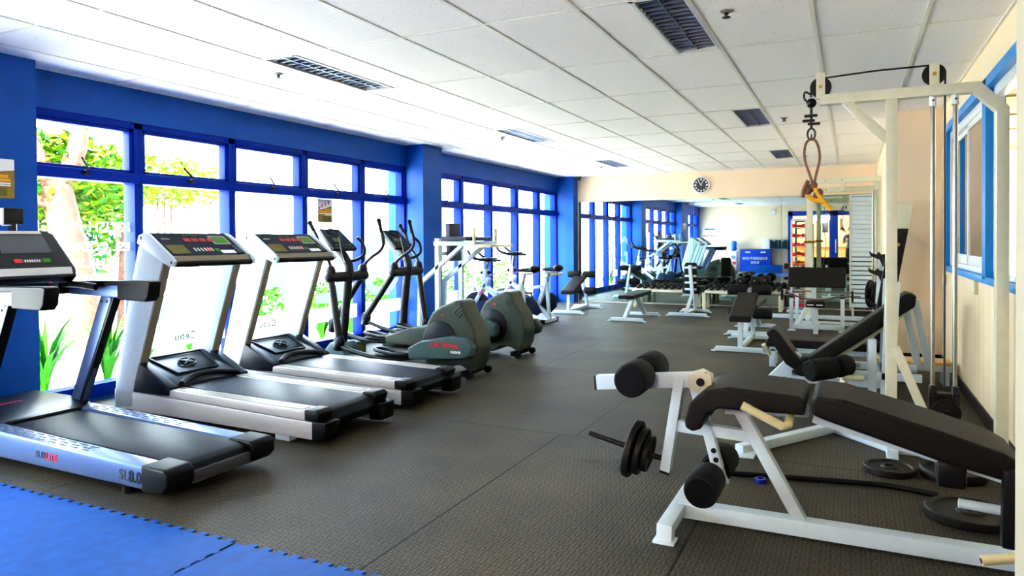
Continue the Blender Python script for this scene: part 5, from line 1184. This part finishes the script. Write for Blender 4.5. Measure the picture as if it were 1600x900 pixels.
b = MB('black'); b.bar((.505, 3.0, .16), (.51, 3.0, .44), .05, .05, (0,1,0), .015); part(t, 'black_post', b)
b = MB('beige'); b.tube([(-.40, 2.985, .585), (-.245, 2.985, .515), (-.225, 3.0, .52), (-.225, 3.15, .535)], .0175, 14, 1); b.use('black').cyl((-.402, 2.985, .586), (-.399, 2.985, .5846), .009, 10); part(t, 'side_handle', b)
b = MB('white'); b.cyl((.365, 3.1, .265), (.56, 3.1, .255), .018, 14); part(t, 'plate_peg', b)
b = MB('beige'); b.cyl((.40, 2.83, .165), (.56, 2.86, .2), .0175, 14); b.use('black').cyl((.398, 2.8296, .1646), (.401, 2.8302, .1652), .009, 10); part(t, 'rear_handle', b)
b = MB('iron'); d = Vector((-.36, 0, .08)).normalized(); g0 = Vector((-.77, Y, .255)); b.cyl(g0, g0+d*.37, .0125, 12); part(t, 'weight_peg', b)
plate(tuple(g0+d*.15), d, .135, .03, 'largest black plate on the peg of the leg curl bench, outermost', 'plates on the leg curl peg', .0135)
plate(tuple(g0+d*.112), d, .11, .028, 'medium black plate on the peg of the leg curl bench, in the middle', 'plates on the leg curl peg', .0135)
plate(tuple(g0+d*.078), d, .085, .026, 'smallest black plate on the peg of the leg curl bench, innermost', 'plates on the leg curl peg', .0135)

# loose plates and bar on the floor
plate((.19, 4.30, .018), (0,0,1), .13, .036, 'black plate lying on the floor by the cable machine base, left of the thick plate', 'plates on the floor', .025)
plate((.485, 4.34, .025), (0,0,1), .155, .05, 'thick black plate on the floor under the bench end, right of the thinner plate', 'plates on the floor', .025)
plate((.49, 3.74, .019), (0,0,1), .185, .038, 'large black plate on the floor nearest the camera, under the white peg', 'plates on the floor', .025)
plate((.44, 4.95, .018), (0,0,1), .16, .036, 'black plate on the floor behind the cable machine post', 'plates on the floor', .025)
plate((.485, 4.625, .28), (0,1,0), .075, .03, 'round black plate on the carriage of the cable machine', None, .0165)
b = MB('rubber'); b.tube([(-.62, 3.87, .014), (.05, 4.0, .014), (.24, 4.0, .014), (.38, 3.96, .014)], .0135, 10, 4); solo('floor_bar', b, 'long black bar lying on the floor behind the leg curl bench', 'bar')
b = MB('clipblue'); b.lathe([(.016,-.012),(.028,-.012),(.03,0),(.028,.012),(.016,.012),(.016,-.012)], (-.42, 3.83, .0121), (0,0,1), 16, False); b.box(-.455, -.435, 3.825, 3.835, .004, .02, .003); solo('bar_clip', b, 'small blue collar clip on the floor by the black bar', 'clip')

# ================================================================== PERSON (seen in the mirror)
def person():
    t = thing('person', 'person in a grey blue t-shirt standing behind the camera, holding a camera to the chest', 'person', (0, -.45, 0))
    J = []; E = []; R = []; G = []
    def v(p, r, par=None, ry=None):
        J.append(Vector(p)+Vector((0,0,.012))); R.append((r, ry or r)); 
        if par is not None: E.append((par, len(J)-1))
        return len(J)-1
    y = -.45
    pel = v((0, y, .92), .13, None, .1)
    ab = v((0, y+.01, 1.06), .125, pel, .09); ch = v((0, y-.01, 1.24), .145, ab, .1); up = v((0, y-.015, 1.36), .12, ch, .085)
    nk = v((0, y-.01, 1.44), .044, up); hd0 = v((0, y+.01, 1.515), .062, nk); hd1 = v((0, y+.012, 1.58), .082, hd0, .088); v((0, y+.005, 1.645), .062, hd1)
    for s in (-1, 1):
        sh = v((s*.175, y-.015, 1.36), .058, up); el = v((s*.235, y+.02, 1.10), .042, sh); wr = v((s*.095, y+.235, 1.22), .027, el); pm = v((s*.075, y+.285, 1.235), .028, wr, .02)
        for k, (dx, dz, L) in enumerate(((.0,.035,.045),(.0,.015,.052),(.0,-.004,.048),(.0,-.022,.04))):
            a = v((s*.072, y+.315, 1.235+dz), .0095, pm); c = v((s*.05, y+.33, 1.235+dz), .0088, a); v((s*(.05-L*.6), y+.315, 1.235+dz), .008, c)
        a = v((s*.055, y+.27, 1.265), .011, pm); v((s*.03, y+.275, 1.275), .009, a)
        hp = v((s*.095, y, .86), .092, pel); kn = v((s*.11, y+.02, .48), .062, hp); an = v((s*.12, y-.01, .09), .042, kn); ft = v((s*.125, y+.06, .04), .042, an, .035); v((s*.135, y+.16, .032), .035, ft, .026)
    me = bpy.data.meshes.new('body'); me.from_pydata(J, E, []); ob = bpy.data.objects.new('body_tmp', me); COL.objects.link(ob)
    m = ob.modifiers.new('skin', 'SKIN'); m.use_smooth_shade = True
    for i, sv in enumerate(me.skin_vertices[0].data): sv.radius = R[i]; sv.use_root = (i == 0)
    ob.modifiers.new('sub', 'SUBSURF').levels = 2
    dg = bpy.context.evaluated_depsgraph_get(); dg.update()
    bm = bmesh.new(); tmp = bpy.data.meshes.new_from_object(ob.evaluated_get(dg)); bm.from_mesh(tmp); bpy.data.objects.remove(ob); bpy.data.meshes.remove(tmp)
    b = MB('skin', 'shirt', 'trousers', 'shoe'); b.bm.free(); b.bm = bm
    for zc in (.09, .93, 1.43): bmesh.ops.bisect_plane(bm, geom=bm.verts[:]+bm.edges[:]+bm.faces[:], plane_co=(0,0,zc), plane_no=(0,0,1))
    for f in bm.faces:
        c = f.calc_center_median(); out = abs(c.x)
        i = 0
        if c.z < .09: i = 3
        elif c.z < .93: i = 2
        elif c.z < 1.43 and not (c.y > y+.1 and c.z > 1.0) and not (out > .19 and c.z < 1.2): i = 1
        f.material_index = i
    part(t, 'body', b, sharp=80)
    hc = Vector((0, y+.012, 1.585))
    b = MB('hair'); tb = bmesh.new(); bmesh.ops.create_uvsphere(tb, u_segments=20, v_segments=14, radius=.098)
    bmesh.ops.delete(tb, geom=[q for q in tb.verts if q.co.y > .045 and q.co.z < .035 or q.co.z < -.045], context='VERTS')
    for q in tb.verts: q.co = hc+Vector((q.co.x*.92, q.co.y*1.02-.008, q.co.z*.98+.02))
    b._merge(tb); part(t, 'hair', b)
    b = MB('skin')
    b.prism('X', [(hc.y+.08, hc.z+.005), (hc.y+.108, hc.z-.028), (hc.y+.08, hc.z-.034)], -.011, .011, .004)
    for s in (-1, 1): b.sphere((s*.084, hc.y-.005, hc.z-.015), .018, (.4,.8,1.3), 8)
    part(t, 'nose_and_ears', b)
    b = MB('whitemark', 'black')
    for s in (-1, 1):
        b.use('whitemark').sphere((s*.031, hc.y+.078, hc.z+.006), .012, (1.2,.6,.7), 8); b.use('black').sphere((s*.031, hc.y+.085, hc.z+.006), .006, (1,.5,1), 8); b.bar((s*.018, hc.y+.086, hc.z+.026), (s*.046, hc.y+.078, hc.z+.027), .006, .006)
    part(t, 'eyes', b)
    b = MB('red'); b.sphere((0, hc.y+.08, hc.z-.058), .02, (1.1,.4,.28), 8); part(t, 'mouth', b)
person()
t = thing('photo_camera', 'black photo camera held in the hands of the standing person', 'camera', (0, -.135, 1.235))
b = MB('black'); b.box(-.062, .062, -.165, -.115, 1.20, 1.275, .01); b.box(-.022, .022, -.16, -.118, 1.272, 1.298, .008); part(t, 'body', b)
b = MB('rubber'); b.lathe([(.03,0),(.032,.02),(.03,.05),(.026,.052),(.02,.045),(0,.04)], (0, -.116, 1.236), (0,1,0), 20); part(t, 'lens', b)
b = MB('iron'); b.tube([(-.062, -.15, 1.26), (-.1, -.22, 1.3), (-.09, -.33, 1.42)], .006, 6, 4); b.tube([(.062, -.15, 1.26), (.1, -.22, 1.3), (.09, -.33, 1.42)], .006, 6, 4); part(t, 'strap', b)
# ================================================================== LIGHT AND CAMERA
w = bpy.data.worlds.new('sky'); bpy.context.scene.world = w; w.use_nodes = True
nt = w.node_tree; bg = nt.nodes['Background']
tc = nt.nodes.new('ShaderNodeTexCoord'); sp = nt.nodes.new('ShaderNodeSeparateXYZ'); nt.links.new(tc.outputs['Generated'], sp.inputs[0])
rp = nt.nodes.new('ShaderNodeValToRGB'); nt.links.new(sp.outputs['Z'], rp.inputs['Fac'])
rp.color_ramp.elements[0].position = 0; rp.color_ramp.elements[0].color = (.90, .97, 1, 1)
rp.color_ramp.elements[1].position = .9; rp.color_ramp.elements[1].color = (.55, .78, 1, 1)
nt.links.new(rp.outputs['Color'], bg.inputs['Color']); bg.inputs['Strength'].default_value = SKY

sl = bpy.data.lights.new('sun', 'SUN'); sl.energy = SUN; sl.angle = .02; sl.color = (1, .95, .86)
so = bpy.data.objects.new('sun', sl); COL.objects.link(so); so.rotation_euler = Vector((-.1, .7, -.7)).to_track_quat('-Z', 'Y').to_euler()
def lamp(name, kind, loc, energy, color, size=.3):
    l = bpy.data.lights.new(name, kind); l.energy = energy; l.color = color
    if kind == 'POINT': l.shadow_soft_size = size
    o = bpy.data.objects.new(name, l); o.location = loc; COL.objects.link(o); return o
lamp('next_room_fill', 'POINT', (2.6, 6.5, 2.2), 16, (1, .93, .75))  # added fill light so the room behind the right windows is not dark
lamp('next_room_fill', 'POINT', (2.4, 11.0, 2.0), 150, (1, .93, .75))  # second added fill, brightens the far end of that room
lamp('lobby_fill', 'POINT', (-1.0, -2.2, 2.2), 70, (1, .95, .86))  # added warm fill, lights the lobby and spills through the door glass

f, yaw, roll, pitch, cy = 1100., .4485, -.006, .013, 391.
F = Vector((-math.sin(yaw)*math.cos(pitch), math.cos(yaw)*math.cos(pitch), -math.sin(pitch)))
R0 = Vector((math.cos(yaw), math.sin(yaw), 0)); U0 = R0.cross(F)
R_ = R0*math.cos(roll)+U0*math.sin(roll); U_ = -R0*math.sin(roll)+U0*math.cos(roll)
cd = bpy.data.cameras.new('camera'); cam = bpy.data.objects.new('camera', cd); COL.objects.link(cam)
cam.matrix_world = Matrix(((R_.x, U_.x, -F.x, 0), (R_.y, U_.y, -F.y, 0), (R_.z, U_.z, -F.z, 1.26), (0, 0, 0, 1)))
cd.sensor_fit = 'HORIZONTAL'; cd.sensor_width = 36; cd.lens = f/1600*36; cd.shift_y = -(450-cy)/1600; cd.clip_start = .02; cd.clip_end = 200
sc = bpy.context.scene; sc.camera = cam
sc.view_settings.view_transform = 'Standard'; sc.view_settings.look = LOOK; sc.view_settings.exposure = EXPO; sc.view_settings.gamma = 1.0
sc.cycles.max_bounces = 10; sc.cycles.diffuse_bounces = 6; sc.cycles.glossy_bounces = 5; sc.cycles.transparent_max_bounces = 16
sc.cycles.caustics_reflective = False; sc.cycles.caustics_refractive = False; sc.cycles.sample_clamp_indirect = 8
sc.cycles.use_denoising = True
